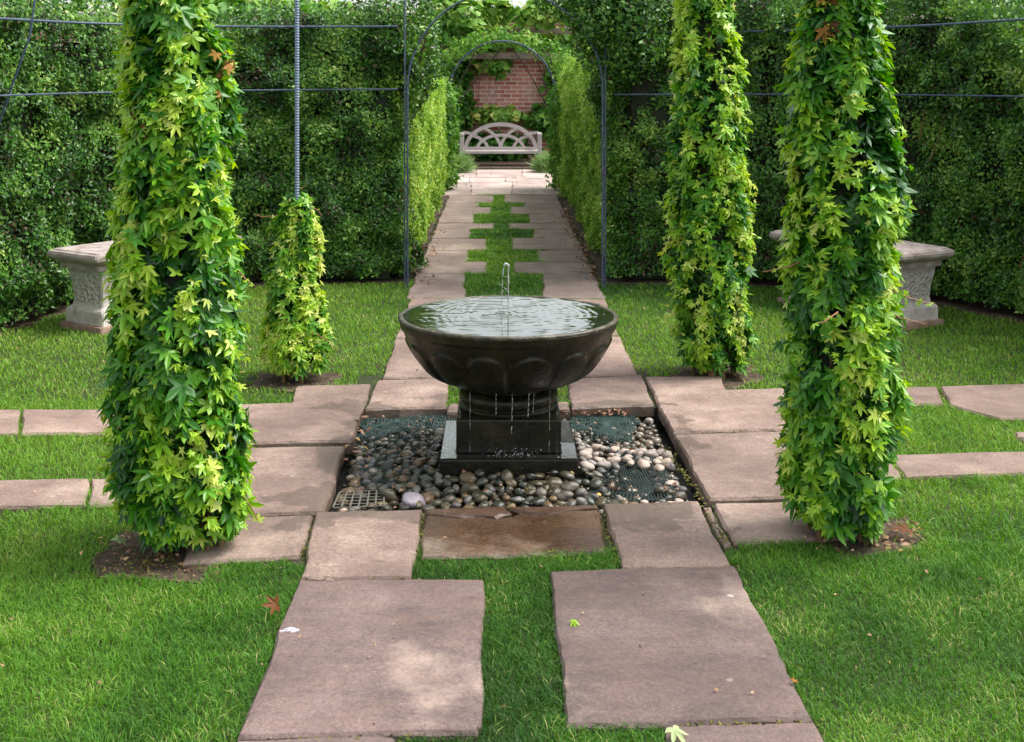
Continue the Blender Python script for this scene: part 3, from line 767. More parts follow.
def rail_line(line, sgn, off, i0, i1, z0, z1):
    tg = np.gradient(line, axis=0); tg = tg / np.linalg.norm(tg, axis=1, keepdims=True)
    nr = np.stack([-sgn * tg[:, 1], sgn * tg[:, 0]], 1); q = (line + nr * off)[i0:i1]
    return [(a, b, z0 + (z1 - z0) * k / len(q)) for k, (a, b) in enumerate(q)]
def frame(label, line, sgn, zt, zl, posts):
    n = len(line); root = thing('garden_railing', label, 'railing', (line[n // 2][0], line[n // 2][1], 0))
    metal('rail', rail_line(line, sgn, .10, 1, n - 1, *zt), root, .0080)
    metal('rail', rail_line(line, sgn, .09, 1, n - 1, *zl), root, .0062)
    q = rail_line(line, sgn, .15, 0, n, 0, 0); qi = rail_line(line, sgn, -.16, 0, n, 0, 0)
    for k, top, lean in posts:
        p = np.array(q[int(k * (n - 1))]); p2 = np.array(qi[int(k * (n - 1))])
        metal('post', [(p2[0] + (p[0] - p2[0]) * min(1, max(0, u - .38) * 2.6) + lean * u * u, p2[1] + (p[1] - p2[1]) * min(1, max(0, u - .38) * 2.6), z) for u, z in ((i / 12, top * i / 12 - .03) for i in range(13))], root, .0072)
frame('dark metal rails and posts in front of the left hedge', HL, 1, (1.975, 1.93), (1.49, 1.46), [(.572, 2.5, .14), (.34, 2.4, .0)])
frame('dark metal rails and posts in front of the right hedge', HR, -1, (1.92, 1.99), (1.45, 1.47), [(.33, 2.5, -.02), (.62, 2.5, -.06)])
# ribbed pole of the thin column
px_, py_ = gp(297, 378)
zs = np.arange(-.05, 2.7, .0035)
root = tubes('ribbed_pole', [([(px_, py_, z) for z in zs], .0115 + .0022 * np.sin(zs * 2 * PI / .0145))], M['rod'], None, 10)
tag(root, 'bare ribbed grey metal pole rising out of the short ivy column', 'pole')

# ---------------------------------------------------------------- ivy columns
def ivy(label, base, prof, n, size, seed, lime=.0, dead=0, runners=()):
    bx_, by_ = gp(*base); D = by_
    prof = sorted((zz(y, D), xx((a + b) / 2, D), (b - a) / 2 * D / F * .93) for y, a, b in prof)
    zs_, cs_, rs_ = (np.array(q) for q in zip(*prof))
    root = thing('ivy_column', label, 'climber', (bx_, by_, 0))
    zt = zs_[-1]; zb = max(.05, zs_[0])
    def sample(m, lo, hi):
        z = zb + (zt - zb) * RNG.random(m); th = RNG.random(m) * 2 * PI
        r = np.interp(z, zs_, rs_); c = np.interp(z, zs_, cs_)
        out = np.stack([np.cos(th), np.sin(th), np.zeros(m)], 1)
        q = np.stack([np.cos(th) * .5, np.sin(th) * .5, z], 1)
        bulge = .56 + .36 * vnoise(q, 4.2, seed) + .30 * vnoise(q, 10, seed + 1)
        rr = r * bulge * RNG.uniform(lo, hi, m)
        P = np.stack([c, np.full(m, D), z], 1) + out * rr[:, None]
        keep = RNG.random(m) < np.clip(3.0 * vnoise(q, 8, seed + 2) - .75, .10, 1)
        return P[keep], out[keep], q[keep], bulge[keep], z[keep]
    # outer skin
    P, out, q, bu, z = sample(n, .86, 1.04); m = len(P)
    Nn = out * .72 + np.array([0, 0, .72]) + RNG.normal(0, .40, (m, 3))
    T = out * .50 + RNG.normal(0, .8, (m, 3)) * [1, 1, .35] + np.array([0, 0, -.12])
    young = vnoise(q, 5.5, seed + 3)
    ti = .38 + 1.0 * (young - .42) + .45 * (bu - .9) + RNG.normal(0, .13, m) + lime
    Sz = size * np.clip(1.15 - .55 * (ti - .3), .5, 1.2) * RNG.uniform(.45, 1.25, m)
    A1 = (P, Nn, T, Sz, ti)
    # leaves inside, with their shade put into a darker tint
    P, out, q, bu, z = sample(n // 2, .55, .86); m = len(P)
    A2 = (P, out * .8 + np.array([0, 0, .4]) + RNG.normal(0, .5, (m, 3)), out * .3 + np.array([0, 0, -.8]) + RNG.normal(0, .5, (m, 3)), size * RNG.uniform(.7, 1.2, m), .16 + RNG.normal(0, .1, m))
    # stray shoots sticking out
    P, out, q, bu, z = sample(n // 10, 1.02, 1.16); m = len(P)
    A3 = (P, out * .4 + np.array([0, 0, .7]) + RNG.normal(0, .4, (m, 3)), out * .9 + RNG.normal(0, .4, (m, 3)), size * RNG.uniform(.35, .65, m), .66 + lime + RNG.normal(0, .14, m))
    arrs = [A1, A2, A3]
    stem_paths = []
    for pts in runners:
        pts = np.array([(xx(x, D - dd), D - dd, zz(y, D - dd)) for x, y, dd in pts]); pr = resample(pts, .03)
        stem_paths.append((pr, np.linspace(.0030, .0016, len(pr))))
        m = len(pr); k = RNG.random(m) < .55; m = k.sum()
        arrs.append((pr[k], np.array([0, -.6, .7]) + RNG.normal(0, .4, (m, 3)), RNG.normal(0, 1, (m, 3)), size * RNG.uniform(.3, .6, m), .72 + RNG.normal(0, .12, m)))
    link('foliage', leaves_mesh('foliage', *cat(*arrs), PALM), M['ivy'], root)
    if dead:
        P, out, q, bu, z = sample(dead * 3, .82, 1.0)
        pk = RNG.integers(0, len(P), max(3, dead // 5)); C = P[pk]
        C = C[C[:, 1] < D + .05] if (C[:, 1] < D + .05).any() else C
        PP = np.concatenate([c + RNG.normal(0, .022, (5, 3)) for c in C]); m = len(PP)
        o2 = norm(PP - np.array([bx_, by_, 0]) * [1, 1, 0] - PP * [0, 0, 1])
        link('withered_leaves', leaves_mesh('withered_leaves', PP, o2 + RNG.normal(0, .3, (m, 3)), np.array([0, 0, -1]) + RNG.normal(0, .4, (m, 3)), size * RNG.uniform(.6, .95, m), RNG.random(m), PALM), M['ivy_dead'], root)
    # woody stems wound together inside
    r0 = float(np.median(rs_)); rs2 = random.Random(seed); paths = []
    for k in range(9):
        ph = rs2.random() * 2 * PI; tw = rs2.uniform(-3, 3); rad = r0 * rs2.uniform(.12, .5); pts = []
        for i in range(30):
            z_ = -.03 + (zt - .05) * i / 29; c = np.interp(z_, zs_, cs_); a = ph + tw * z_
            fl = 1 + .5 * math.exp(-z_ * 6)
            pts.append((c + math.cos(a) * rad * fl, D + math.sin(a) * rad * fl, z_))
        paths.append((pts, np.linspace(.012, .006, 30)))
    tubes('stem', paths, M['stem'], root, 6)
    if stem_paths: tubes('runner', stem_paths, M['red_stem'], root, 5)
    # dense dark heart of old growth, shade put into its colour
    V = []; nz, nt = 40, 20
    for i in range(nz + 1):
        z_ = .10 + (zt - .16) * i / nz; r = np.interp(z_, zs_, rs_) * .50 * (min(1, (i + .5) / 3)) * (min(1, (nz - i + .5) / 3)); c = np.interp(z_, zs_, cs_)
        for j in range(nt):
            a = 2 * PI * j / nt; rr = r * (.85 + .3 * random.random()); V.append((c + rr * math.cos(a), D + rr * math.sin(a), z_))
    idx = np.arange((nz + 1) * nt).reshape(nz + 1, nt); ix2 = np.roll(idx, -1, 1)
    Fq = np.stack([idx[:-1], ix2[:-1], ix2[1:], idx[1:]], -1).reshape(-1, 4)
    link('inner_dark_core', np_mesh('inner_dark_core', np.array(V), [Fq, idx[:1], idx[-1:, ::-1]]), M['hedge_core'], root)
    return root

ivy('tall leafy ivy column at the front left, with a few withered brown leaves', (178, 545), [(-150, 132, 210), (0, 122, 212), (50, 122, 224), (100, 120, 236), (200, 112, 240), (300, 107, 242), (400, 108, 248), (470, 108, 252), (500, 115, 250), (525, 135, 240), (545, 158, 200)], 9000, .051, 71, .10, dead=70,
    runners=[((232, 262, .0), (246, 280, .02), (252, 284, .02)), ((118, 446, .05), (108, 456, .08), (100, 458, .1)), ((236, 488, .05), (250, 505, .06), (258, 520, .06))])
ivy('tall leafy ivy column at the front right with reddish runners', (845, 532), [(-150, 800, 880), (0, 803, 880), (50, 792, 884), (100, 788, 892), (200, 782, 904), (300, 786, 902), (400, 780, 898), (460, 780, 896), (500, 786, 894), (530, 812, 882), (540, 830, 866)], 9000, .050, 73, .05, dead=10,
    runners=[((885, 288, .1), (910, 298, .12), (931, 304, .12)), ((880, 305, .1), (900, 318, .14), (926, 324, .14)), ((838, 312, .3), (824, 322, .34), (815, 324, .34)), ((800, 262, .05), (785, 268, .06), (762, 272, .06))])
ivy('tall ivy column at the back right beside the right stone bench', (712, 372), [(-100, 676, 738), (0, 670, 737), (50, 668, 742), (100, 668, 748), (200, 666, 754), (300, 668, 756), (340, 672, 757), (362, 682, 752), (378, 698, 738)], 7600, .048, 75, .14, dead=6)
ivy('short yellow green ivy column at the back left climbing a bare pole', (297, 376), [(196, 288, 308), (206, 280, 314), (225, 273, 319), (250, 270, 321), (275, 267, 323), (300, 265, 326), (330, 261, 331), (355, 259, 333), (372, 268, 326), (384, 284, 312)], 3000, .047, 77, .30, dead=0,
    runners=[((285, 215, .05), (262, 217, .05), (254, 214, .05)), ((305, 205, .02), (318, 210, .03), (322, 216, .03)), ((300, 205, 0), (296, 190, 0), (306, 186, 0)), ((310, 330, .1), (332, 344, .1), (338, 350, .1))])

# ---------------------------------------------------------------- stone benches
def stone_bench(label, cx, cy, ang, L=1.2, W=.5, Ht=.49):
    root = thing('stone_bench', label, 'bench', (cx, cy, 0), ang)
    mt = Matrix.Translation((cx, cy, 0)) @ Matrix.Rotation(ang, 4, 'Z')
    def prof_box(name, rings, mat, ox=0, parent=None, bev=.006):
        """rings: (half x, half y, z) loops stacked from below"""
        bm = bmesh.new(); prev = None; corner = []
        for hx, hy, z in rings:
            cur = [bm.verts.new(mt @ Vector((ox + sx * hx, sy * hy, z))) for sx, sy in ((-1, -1), (1, -1), (1, 1), (-1, 1))]
            if prev:
                for k in range(4):
                    bm.faces.new((prev[k], prev[(k + 1) % 4], cur[(k + 1) % 4], cur[k])); corner.append(bm.edges.get((prev[k], cur[k])))
            else: bm.faces.new(cur[::-1])
            prev = cur
        bm.faces.new(prev)
        if bev: bmesh.ops.bevel(bm, geom=[e for e in corner if e], offset=bev, segments=2, affect='EDGES')
        return bm_obj(name, bm, mat, parent or root)
    hx, hy = L / 2, W / 2
    prof_box('seat_slab', [(hx - .055, hy - .055, Ht - .118), (hx - .055, hy - .055, Ht - .082), (hx - .035, hy - .035, Ht - .078), (hx - .012, hy - .012, Ht - .062), (hx, hy, Ht - .048), (hx + .002, hy + .002, Ht - .030), (hx - .006, hy - .006, Ht - .012), (hx - .022, hy - .022, Ht - .008), (hx - .028, hy - .028, Ht)], M['bench_top'])
    for sx in (-1, 1):
        ox = sx * (hx - .23)
        ped = prof_box('pedestal', [(.135, .188, .02), (.135, .188, .100), (.128, .180, .112), (.108, .152, .130), (.104, .146, .16), (.106, .148, .21), (.114, .156, .27), (.124, .166, .33), (.130, .172, .372)], M['bench_stone'], ox)
        # rough carved panel on the outer end
        bm = bmesh.new(); ring = []
        for z in np.linspace(.155, .345, 14):
            xo = np.interp(z, [.130, .16, .21, .27, .33], [.108, .104, .106, .114, .124]); w = np.interp(z, [.15, .35], [.118, .140])
            ring.append([bm.verts.new(mt @ Vector((ox + sx * (xo + .005 + random.uniform(0, .0025) * (0 < k < 10)), w * (k / 5 - 1), z))) for k in range(11)])
        for a, b in zip(ring[:-1], ring[1:]):
            for k in range(10): bm.faces.new((a[k], a[k + 1], b[k + 1], b[k]))
        bm_obj('carved_panel', bm, M['bench_rustic'], ped)
        prof_box('footing', [(.17, .215, -.03), (.165, .21, .019)], M['footing'], ox)
    return root
stone_bench('pale stone bench on carved pedestals by the left hedge', -2.34, 8.355, math.radians(55), 1.22, .50)
stone_bench('pale stone bench on carved pedestals by the right hedge', 2.43, 8.49, math.radians(-62), 1.27, .46)

# ---------------------------------------------------------------- fountain
root = thing('fountain', 'dark wet stone fountain bowl brimming with water on a square plinth', 'fountain', (FX, FY, -.05))
bm = bmesh.new(); add_box(bm, (FX, FY, -.005), (.56, .56, .11), bev=.008); bm_obj('plinth', bm, M['basin'], root)
bm = bmesh.new(); add_box(bm, (FX, FY, .122), (.43, .43, .140), bev=.008)
bmesh.ops.subdivide_edges(bm, edges=list(bm.edges), cuts=2); bm_obj('pedestal', bm, M['basin'], root)
def lathe(name, prof, mat, n=96, mod=None, smooth=True, parent=None):
    prof = np.array(prof); m = len(prof); th = np.arange(n) * 2 * PI / n
    R = np.repeat(prof[:, 0][:, None], n, 1); Z = np.repeat(prof[:, 1][:, None], n, 1)
    if mod is not None: R, Z = mod(R, Z, th)
    V = np.stack([FX + R * np.cos(th), FY + R * np.sin(th), Z], -1).reshape(-1, 3)
    idx = np.arange(m * n).reshape(m, n); i2 = np.roll(idx, -1, 1)
    Fq = np.stack([idx[:-1], i2[:-1], i2[1:], idx[1:]], -1).reshape(-1, 4)
    return link(name, np_mesh(name, V, [Fq, idx[:1, ::-1], idx[-1:]], None, smooth), mat, parent or root)
def spline(pts, n):
    pts = np.array(pts, float); d = np.concatenate([[0], np.cumsum(np.linalg.norm(np.diff(pts, axis=0), axis=1))])
    P = [pts[0]] 
    ext = np.vstack([2 * pts[0] - pts[1], pts, 2 * pts[-1] - pts[-2]])
    out = []
    for s in np.linspace(0, d[-1], n):
        i = min(np.searchsorted(d, s, side='right') - 1, len(pts) - 2); u = (s - d[i]) / (d[i + 1] - d[i])
        p0, p1, p2, p3 = ext[i], ext[i + 1], ext[i + 2], ext[i + 3]
        out.append(.5 * (2 * p1 + (p2 - p0) * u + (2 * p0 - 5 * p1 + 4 * p2 - p3) * u * u + (3 * p1 - p0 - 3 * p2 + p3) * u ** 3))
    return np.array(out)
lathe('neck', spline([(.205, .192), (.208, .205), (.2, .212), (.196, .216), (.205, .228), (.212, .245), (.205, .264), (.185, .276), (.172, .280), (.174, .288), (.185, .292), (.186, .302), (.17, .31)], 60), M['basin'], 96)
outer = spline([(.150, .296), (.215, .300), (.295, .322), (.355, .362), (.402, .420), (.436, .482), (.457, .535), (.466, .568)], 90)
def gad(R, Z, th):
    NL = 14
    u = ((th / (2 * PI) * NL + .5) % 1) * 2 - 1
    v = (Z - .296) / (.560 - .296)
    uu = np.abs(u)[None] / .90
    top = .50 + .26 * np.sqrt(np.clip(1 - uu ** 2, 0, 1))
    ins = np.clip((1 - uu) * 6, 0, 1) * np.clip((top - v) * 14, 0, 1)
    ins = ins * ins * (3 - 2 * ins)
    bulge = .013 * (1 - .6 * uu ** 2) * ins * np.clip(v * 3.5 + .3, 0, 1)
    rim = .003 * (vnoise(np.stack([np.cos(th) * 9, np.sin(th) * 9, th * 0], 1), 1.0, 4) - .5)[None]
    return R - .006 * (v < .9) + bulge + rim, Z
bowl = lathe('bowl', outer, M['basin'], 14 * 26, gad)
def wob(R, Z, th):
    w = (vnoise(np.stack([np.cos(th) * 7, np.sin(th) * 7, th * 0], 1), 1.0, 9) - .5)[None]
    w2 = (vnoise(np.stack([np.cos(th) * 20, np.sin(th) * 20, th * 0], 1), 1.0, 10) - .5)[None]
    return R + .007 * w + .004 * w2, Z + .004 * w + .003 * w2
lathe('rim', spline([(.455, .560), (.464, .566), (.4675, .572), (.466, .578), (.460, .5815), (.452, .582), (.447, .578), (.438, .56), (.40, .53)], 36), M['rim'], 220, wob, parent=bowl)
# rippled water
nr_, nt_ = 170, 200
rr = np.linspace(0.001, .4505, nr_); th = np.arange(nt_) * 2 * PI / nt_
X = rr[:, None] * np.cos(th); Y = rr[:, None] * np.sin(th)
d1 = np.hypot(X + .035, Y - .03)
Q = np.stack([X.ravel(), Y.ravel(), X.ravel() * 0], 1)
ph = (vnoise(Q, 7, 1).reshape(X.shape) - .5) * 11
Z = .5785 + .00042 * np.sin(d1 * 2 * PI / .034 + ph) * np.exp(-d1 * 3.2) * (.15 + 1.5 * vnoise(Q, 9, 8).reshape(X.shape)) + .0007 * (vnoise(Q * [1, 2, 1], 24, 2).reshape(X.shape) - .5) + .0017 * (vnoise(Q * [1, 2.6, 1], 13, 3).reshape(X.shape) - .5)
Z += .006 * np.exp(-(d1 / .016) ** 2)
V = np.stack([FX + X, FY + Y, Z], -1).reshape(-1, 3); idx = np.arange(nr_ * nt_).reshape(nr_, nt_); i2 = np.roll(idx, -1, 1)
link('water', np_mesh('water', V, [np.stack([idx[:-1], idx[1:], i2[1:], i2[:-1]], -1).reshape(-1, 4), idx[:1]], None, True), M['water'], root)
# jet
jx, jy = xx(508.5, 5.42), 5.42
rj = random.Random(4)
up = [(jx - .001 + .0012 * math.sin(k * .9) * k / 22, jy, .574 + .195 * k / 23) for k in range(24)] + [(jx - .010 + .011 * math.cos(PI * k / 7), jy, .770 + .011 * math.sin(PI * k / 7)) for k in range(1, 7)]
jets = [(up, np.array([.0016 + .0016 * k / 24 + rj.uniform(-.0006, .0010) for k in range(24)] + [rj.uniform(.0038, .0062) for _ in range(6)]))]
for z0, z1, x0 in ((.770, .722, .021), (.714, .676, .025), (.668, .640, .0275), (.630, .598, .029)):
    jets.append(([(jx - x0 - .0035 * k / 9 + .0010 * math.sin(k * 1.3 + x0 * 900), jy, z0 + (z1 - z0) * k / 9) for k in range(10)], np.array([rj.uniform(.0014, .0036) * (.4 + .6 * math.sin(PI * (k + .6) / 10)) for k in range(10)])))
for q in jets: tubes('water_jet', [q], M['jet'], root, 8)
# thin streams falling from the bowl
st = []
for x, z0, z1, r in ((496, .30, .215, .002), (511.5, .302, .135, .0026), (528, .302, .205, .003), (533, .30, .22, .0016), (470, .31, .06, .0012), (549, .31, .06, .0012)):
    yy = FY - .215; pts = []
    for k in range(16):
        u = k / 15; pts.append((xx(x, yy) + .0012 * math.sin(k * 2 + x) + (.004 * (1 - u) if x > 500 else 0), yy - .004 * math.sin(k), z0 + (z1 - z0) * u))
    st.append((pts, np.array([r * .62 * (1 + .7 * math.sin(k * 1.9 + x)) for k in range(16)])))
for p_ in st: tubes('water_drip', [p_], M['jet'], root, 6)
# water lying on the plinth ledge
bm = bmesh.new(); h2, h1 = .276, .219
for x0, x1, y0, y1 in ((-h2, -h1, -h2, h2), (h1, h2, -h2, -.06), (-h1, h1, -h2, -h1)):
    vs = [bm.verts.new((FX + x, FY + y, .0525)) for x, y in ((x0, y0), (x1, y0), (x1, y1), (x0, y1))]; bm.faces.new(vs)
bm_obj('water_film', bm, M['film'], root)
bm = bmesh.new()
for k in range(34):
    r = bmesh.ops.create_icosphere(bm, subdivisions=1, radius=random.uniform(.001, .0026))
    for v in r['verts']: v.co += Vector((0, 0, 0))
    a = random.random() * 6.3; q = abs(random.gauss(0, .03)); off = Vector((jx - .016 + math.cos(a) * q, jy + math.sin(a) * q, .585 + random.random() ** 2 * .16))
    for v in r['verts']: v.co += off
for k in range(70):
    x = random.gauss(.02, .07); z = .055 + abs(random.gauss(0, .018)); y = -.235 - random.random() * .05
    r = bmesh.ops.create_icosphere(bm, subdivisions=1, radius=random.uniform(.0012, .003))
    for v in r['verts']: v.co += Vector((FX + x, FY + y, z))
tag(bm_obj('splash', bm, M['jet'], root, True), kind='stuff')

# ---------------------------------------------------------------- pebbles, nets, grille in the pit
PEB_MESH = {}
def peb_meshes(key, n):
    out = []
    for i in range(n):
        bm = bmesh.new(); bmesh.ops.create_icosphere(bm, subdivisions=3, radius=1)
        s = (random.uniform(.95, 1.3), random.uniform(.75, 1.0), random.uniform(.52, .75)); ph = [random.random() * 6 for _ in range(6)]
        for v in bm.verts:
            c = v.co; k = 1 + .17 * math.sin(2.1 * c.x + ph[0]) * math.sin(1.7 * c.y + ph[1]) + .10 * math.sin(3.1 * c.z + ph[2] + 2 * c.x) + .05 * math.sin(5 * c.x + ph[3]) * math.sin(4 * c.y + ph[4])
            v.co = Vector((c.x * s[0], c.y * s[1], c.z * s[2])) * k
        me = bpy.data.meshes.new('pebble'); bm.to_mesh(me); bm.free()
        me.polygons.foreach_set('use_smooth', np.ones(len(me.polygons), dtype=bool)); me.materials.append(M[key]); out.append(me)
    return out
for k_ in ('peb_dark', 'peb_brown', 'peb_grey', 'peb_pale'): PEB_MESH[k_] = peb_meshes(k_, 5)

pitA = np.array(PIT)
def pit_uv(x, y):
    """(0..1, 0..1) inside the pit: u left to right, v front to back"""
    v = (y - pitA[0][1]) / (pitA[3][1] - pitA[0][1]); xl = pitA[0][0] + (pitA[3][0] - pitA[0][0]) * v; xr = pitA[1][0] + (pitA[2][0] - pitA[1][0]) * v
    return (x - xl) / (xr - xl), v
NET_PX = {'grille': [(333, 507), (384, 505.5), (384, 491), (340, 492)], 'mesh_front': [(598, 505), (668, 502), (655, 461), (615, 462)], 'mesh_back': [(580, 436), (600, 412), (641, 410), (622, 440)], 'mesh_left': [(362, 432), (374, 414), (445, 412), (446, 420), (404, 430)]}
def ZP(x, y):
    d = max(abs(x - FX), abs(y - FY)) - .28
    return -.045 + .055 * math.exp(-max(d, 0) / .16)
NETS = {k: np.array([gp(x, y, -.03) for x, y in v]) for k, v in NET_PX.items()}
NETI = {k: v.mean(0) + (v - v.mean(0)) * .80 for k, v in NETS.items()}
cand = []
def pt_in(x, y, poly): return bool(in_poly(np.array([x]), np.array([y]), poly)[0])
tries = 0
while tries < 26000 and len(cand) < 560:
    tries += 1
    x = random.uniform(-.75, .85); y = random.uniform(4.5, 6.1); u, v = pit_uv(x, y)
    if not (.02 < u < .98 and .03 < v < .985): continue
    if abs(x - FX) < .30 and abs(y - FY) < .30: continue
    if any(pt_in(x, y, NETI[k]) for k in ('grille', 'mesh_front', 'mesh_back')): continue
    r = random.choice((random.uniform(.016, .023), random.uniform(.020, .032))) * (1.0 if u > .55 and v > .35 else 1.05)
    if all((x - a) ** 2 + (y - b) ** 2 > ((r + c) * .92) ** 2 for a, b, c in cand): cand.append((x, y, r))
cand.sort(key=lambda q: q[1])
GROUP = 'pebbles in the fountain pit'
LBL = {('peb_dark', 0): 'dark wet pebble under the splash left of the fountain plinth', ('peb_dark', 1): 'dark wet pebble lying right of the fountain plinth', ('peb_dark', 2): 'dark wet pebble in front of the fountain plinth',
       ('peb_brown', 0): 'brown wet pebble left of the fountain plinth', ('peb_brown', 1): 'brown wet pebble right of the fountain plinth', ('peb_brown', 2): 'brown wet pebble in front of the fountain plinth',
       ('peb_grey', 0): 'grey pebble left of the fountain plinth', ('peb_grey', 1): 'grey pebble right of the fountain plinth', ('peb_grey', 2): 'grey pebble in front of the fountain plinth',
       ('peb_pale', 0): 'pale pinkish pebble left of the fountain plinth', ('peb_pale', 1): 'pale dry pebble in the heap right of the fountain plinth', ('peb_pale', 2): 'pale pebble in front of the fountain plinth'}
heap = []
cnt = 0
for (x, y, r) in cand:
    if cnt >= 295: heap.append((x, y, r)); continue
    u, v = pit_uv(x, y); w = random.random()
    if u > .60 and v > .38: key = 'peb_pale' if w < .75 else 'peb_grey'
    elif u > .86: key = 'peb_pale' if w < .3 else ('peb_grey' if w < .75 else 'peb_dark')
    elif u < .10: key = 'peb_grey' if w < .45 else ('peb_pale' if w < .65 else 'peb_brown')
    elif v < .14: key = 'peb_brown' if w < .35 else ('peb_grey' if w < .6 else 'peb_dark')
    else: key = 'peb_dark' if w < .66 else ('peb_brown' if w < .88 else 'peb_grey')
    zone = 2 if v < .28 else (0 if x < FX else 1)
    o = bpy.data.objects.new('pebble', random.choice(PEB_MESH[key])); COL.objects.link(o)
    o.location = (x, y, ZP(x, y) - .008 + random.uniform(-.008, .010) + (.012 if u > .6 and v > .4 else 0)); o.rotation_euler = (random.uniform(-.4, .4), random.uniform(-.4, .4), random.random() * 6.3)
    o.scale = (r, r, r); cnt += 1
    tag(o, LBL[(key, zone)], 'pebble', GROUP)
wp = peb_meshes('peb_white', 1)[0]
for (px, py, r, lb) in ((413, 499, .046, 'largest pebble in the pit, glossy mauve white, at the front edge'), ):
    x, y = gp(px, py, -.02); o = bpy.data.objects.new('pebble', wp); COL.objects.link(o); o.location = (x, y, -.028); o.scale = (r, r * .95, r * .9); o.rotation_euler = (.2, .1, .5)
    tag(o, lb, 'pebble')
# small gravel between and below
bm_parts = []
tv = bmesh.new(); bmesh.ops.create_icosphere(tv, subdivisions=2, radius=1); base_v = np.array([v.co[:] for v in tv.verts]); base_f = np.array([[v.index for v in f.verts] for f in tv.faces]); tv.free()
GV, GF, GT = [], [], []; k = 0
def add_peb(x, y, z, r):
    global k
    s = np.array([random.uniform(.9, 1.3), random.uniform(.7, 1), random.uniform(.5, .75)]) * r; a = random.random() * 6.3
    q = base_v * s; q = np.column_stack([q[:, 0] * math.cos(a) - q[:, 1] * math.sin(a), q[:, 0] * math.sin(a) + q[:, 1] * math.cos(a), q[:, 2]]) + [x, y, z]
    GV.append(q); GF.append(base_f + k * len(base_v)); GT.append(np.full(len(base_v), random.random())); k += 1
for x, y, r in heap: add_peb(x, y, ZP(x, y) - .012, r)
while k < 1500:
    x = random.uniform(-.75, .85); y = random.uniform(4.5, 6.1); u, v = pit_uv(x, y)
    if not (.01 < u < .99 and .01 < v < .99) or (abs(x - FX) < .27 and abs(y - FY) < .27): continue
    inn = pt_in(x, y, NETS['grille'])
    add_peb(x, y, ZP(x, y) - .034 + random.uniform(-.012, .012) - (.02 if inn else 0), random.uniform(.014, .028))
t = NT('gravel_stone'); a = t.n('ShaderNodeAttribute', attribute_name='tint'); c = t.ramp(a.outputs['Fac'], ramp_cols((0, (38, 40, 34)), (.5, (74, 68, 54)), (.8, (104, 92, 74)), (1, (150, 140, 130))))
mg = t.set(Base_Color=c, Roughness=.25)
gv = link('gravel', np_mesh('gravel', np.concatenate(GV), [np.concatenate(GF)], np.concatenate(GT), True), mg); tag(gv, kind='stuff')

CXY = np.array([[q[0], q[1]] for q in cand]); CR = np.array([q[2] for q in cand]); CZ = np.array([ZP(q[0], q[1]) for q in cand])
def net(name, label, poly_px, z, cell, w, mat, cat_='netting', drape=.0, seed=0, wobble=.006):
    """woven mesh of flat strands spanning a quad of the pit (4 corners)"""
    c = [np.array(gp(x, y, z)) for x, y in poly_px]
    L1 = max(np.linalg.norm(c[1] - c[0]), np.linalg.norm(c[2] - c[3])); L2 = max(np.linalg.norm(c[3] - c[0]), np.linalg.norm(c[2] - c[1]))
    n1, n2 = max(2, int(L1 / cell)), max(2, int(L2 / cell))
    def P(a, b):
        q = (c[0] * (1 - a) + c[1] * a) * (1 - b) + (c[3] * (1 - a) + c[2] * a) * b
        return q
    VV, FF = [], []; off = 0
    def strand(fn, m, lift):
        nonlocal off
        us = np.linspace(0, 1, m); pts = np.array([fn(u) for u in us])
        if drape > 0:
            q3 = np.column_stack([pts, pts[:, 0] * 0]); pts = pts + np.column_stack([vnoise(q3, 9, seed + 8) - .5, vnoise(q3, 9, seed + 9) - .5]) * .075
        if drape > 0:
            d2 = ((pts[:, None, :] - CXY[None]) ** 2).sum(-1); hp = np.sqrt(np.clip((CR[None] * 1.05) ** 2 - d2, 0, None)) * .72 + CZ[None] - .010
            hb = np.where(d2 < (CR[None] * 1.05) ** 2, hp, -.07).max(1); hb = np.maximum(hb, z)
            hb = np.convolve(np.pad(hb, 2, mode='edge'), np.ones(5) / 5, 'valid') if len(hb) > 8 else hb
        h = (hb + .003 - z if drape > 0 else 0) + (vnoise(np.column_stack([pts, pts[:, 0] * 0]), 11, seed) - .5) * 2 * drape + (vnoise(np.column_stack([pts, pts[:, 0] * 0]), 4, seed + 1) - .5) * wobble
        tg = norm(np.gradient(pts, axis=0)); nr = np.stack([-tg[:, 1], tg[:, 0]], 1)
        V = np.concatenate([np.column_stack([pts + nr * w / 2, z + h + lift]), np.column_stack([pts - nr * w / 2, z + h + lift]), np.column_stack([pts - nr * w / 2, z + h + lift - .0015]), np.column_stack([pts + nr * w / 2, z + h + lift - .0015])])
        i = np.arange(m - 1)
        for a_, b_ in ((0, 1), (1, 2), (2, 3), (3, 0)): FF.append(np.stack([a_ * m + i, a_ * m + i + 1, b_ * m + i + 1, b_ * m + i], 1) + off)
        VV.append(V); off += 4 * m
    for i in range(n2 + 1): strand(lambda u: P(u, i / n2), max(3, n1), 0)
    for i in range(n1 + 1): strand(lambda u: P(i / n1, u), max(3, n2), .0017)
    o = link(name, np_mesh(name, np.concatenate(VV), [np.concatenate(FF)]), mat); tag(o, label, cat_); return o
net('drain_grille', 'small metal grille at the front left corner of the pit', [(333, 507.5), (384, 505.5), (384, 490), (340, 492)], -.030, .030, .007, M['grille'], 'grille', 0, 1, 0)
net('plastic_netting', 'dark green plastic mesh at the front right of the pit', [(586, 507), (682, 501), (656, 456), (608, 460)], -.050, .0135, .0042, M['net_dark'], drape=.004, seed=2)
net('plastic_netting', 'green plastic mesh at the back right of the pit', [(565, 440), (626, 446), (644, 408), (576, 410)], -.045, .011, .0042, M['net'], drape=.005, seed=3)
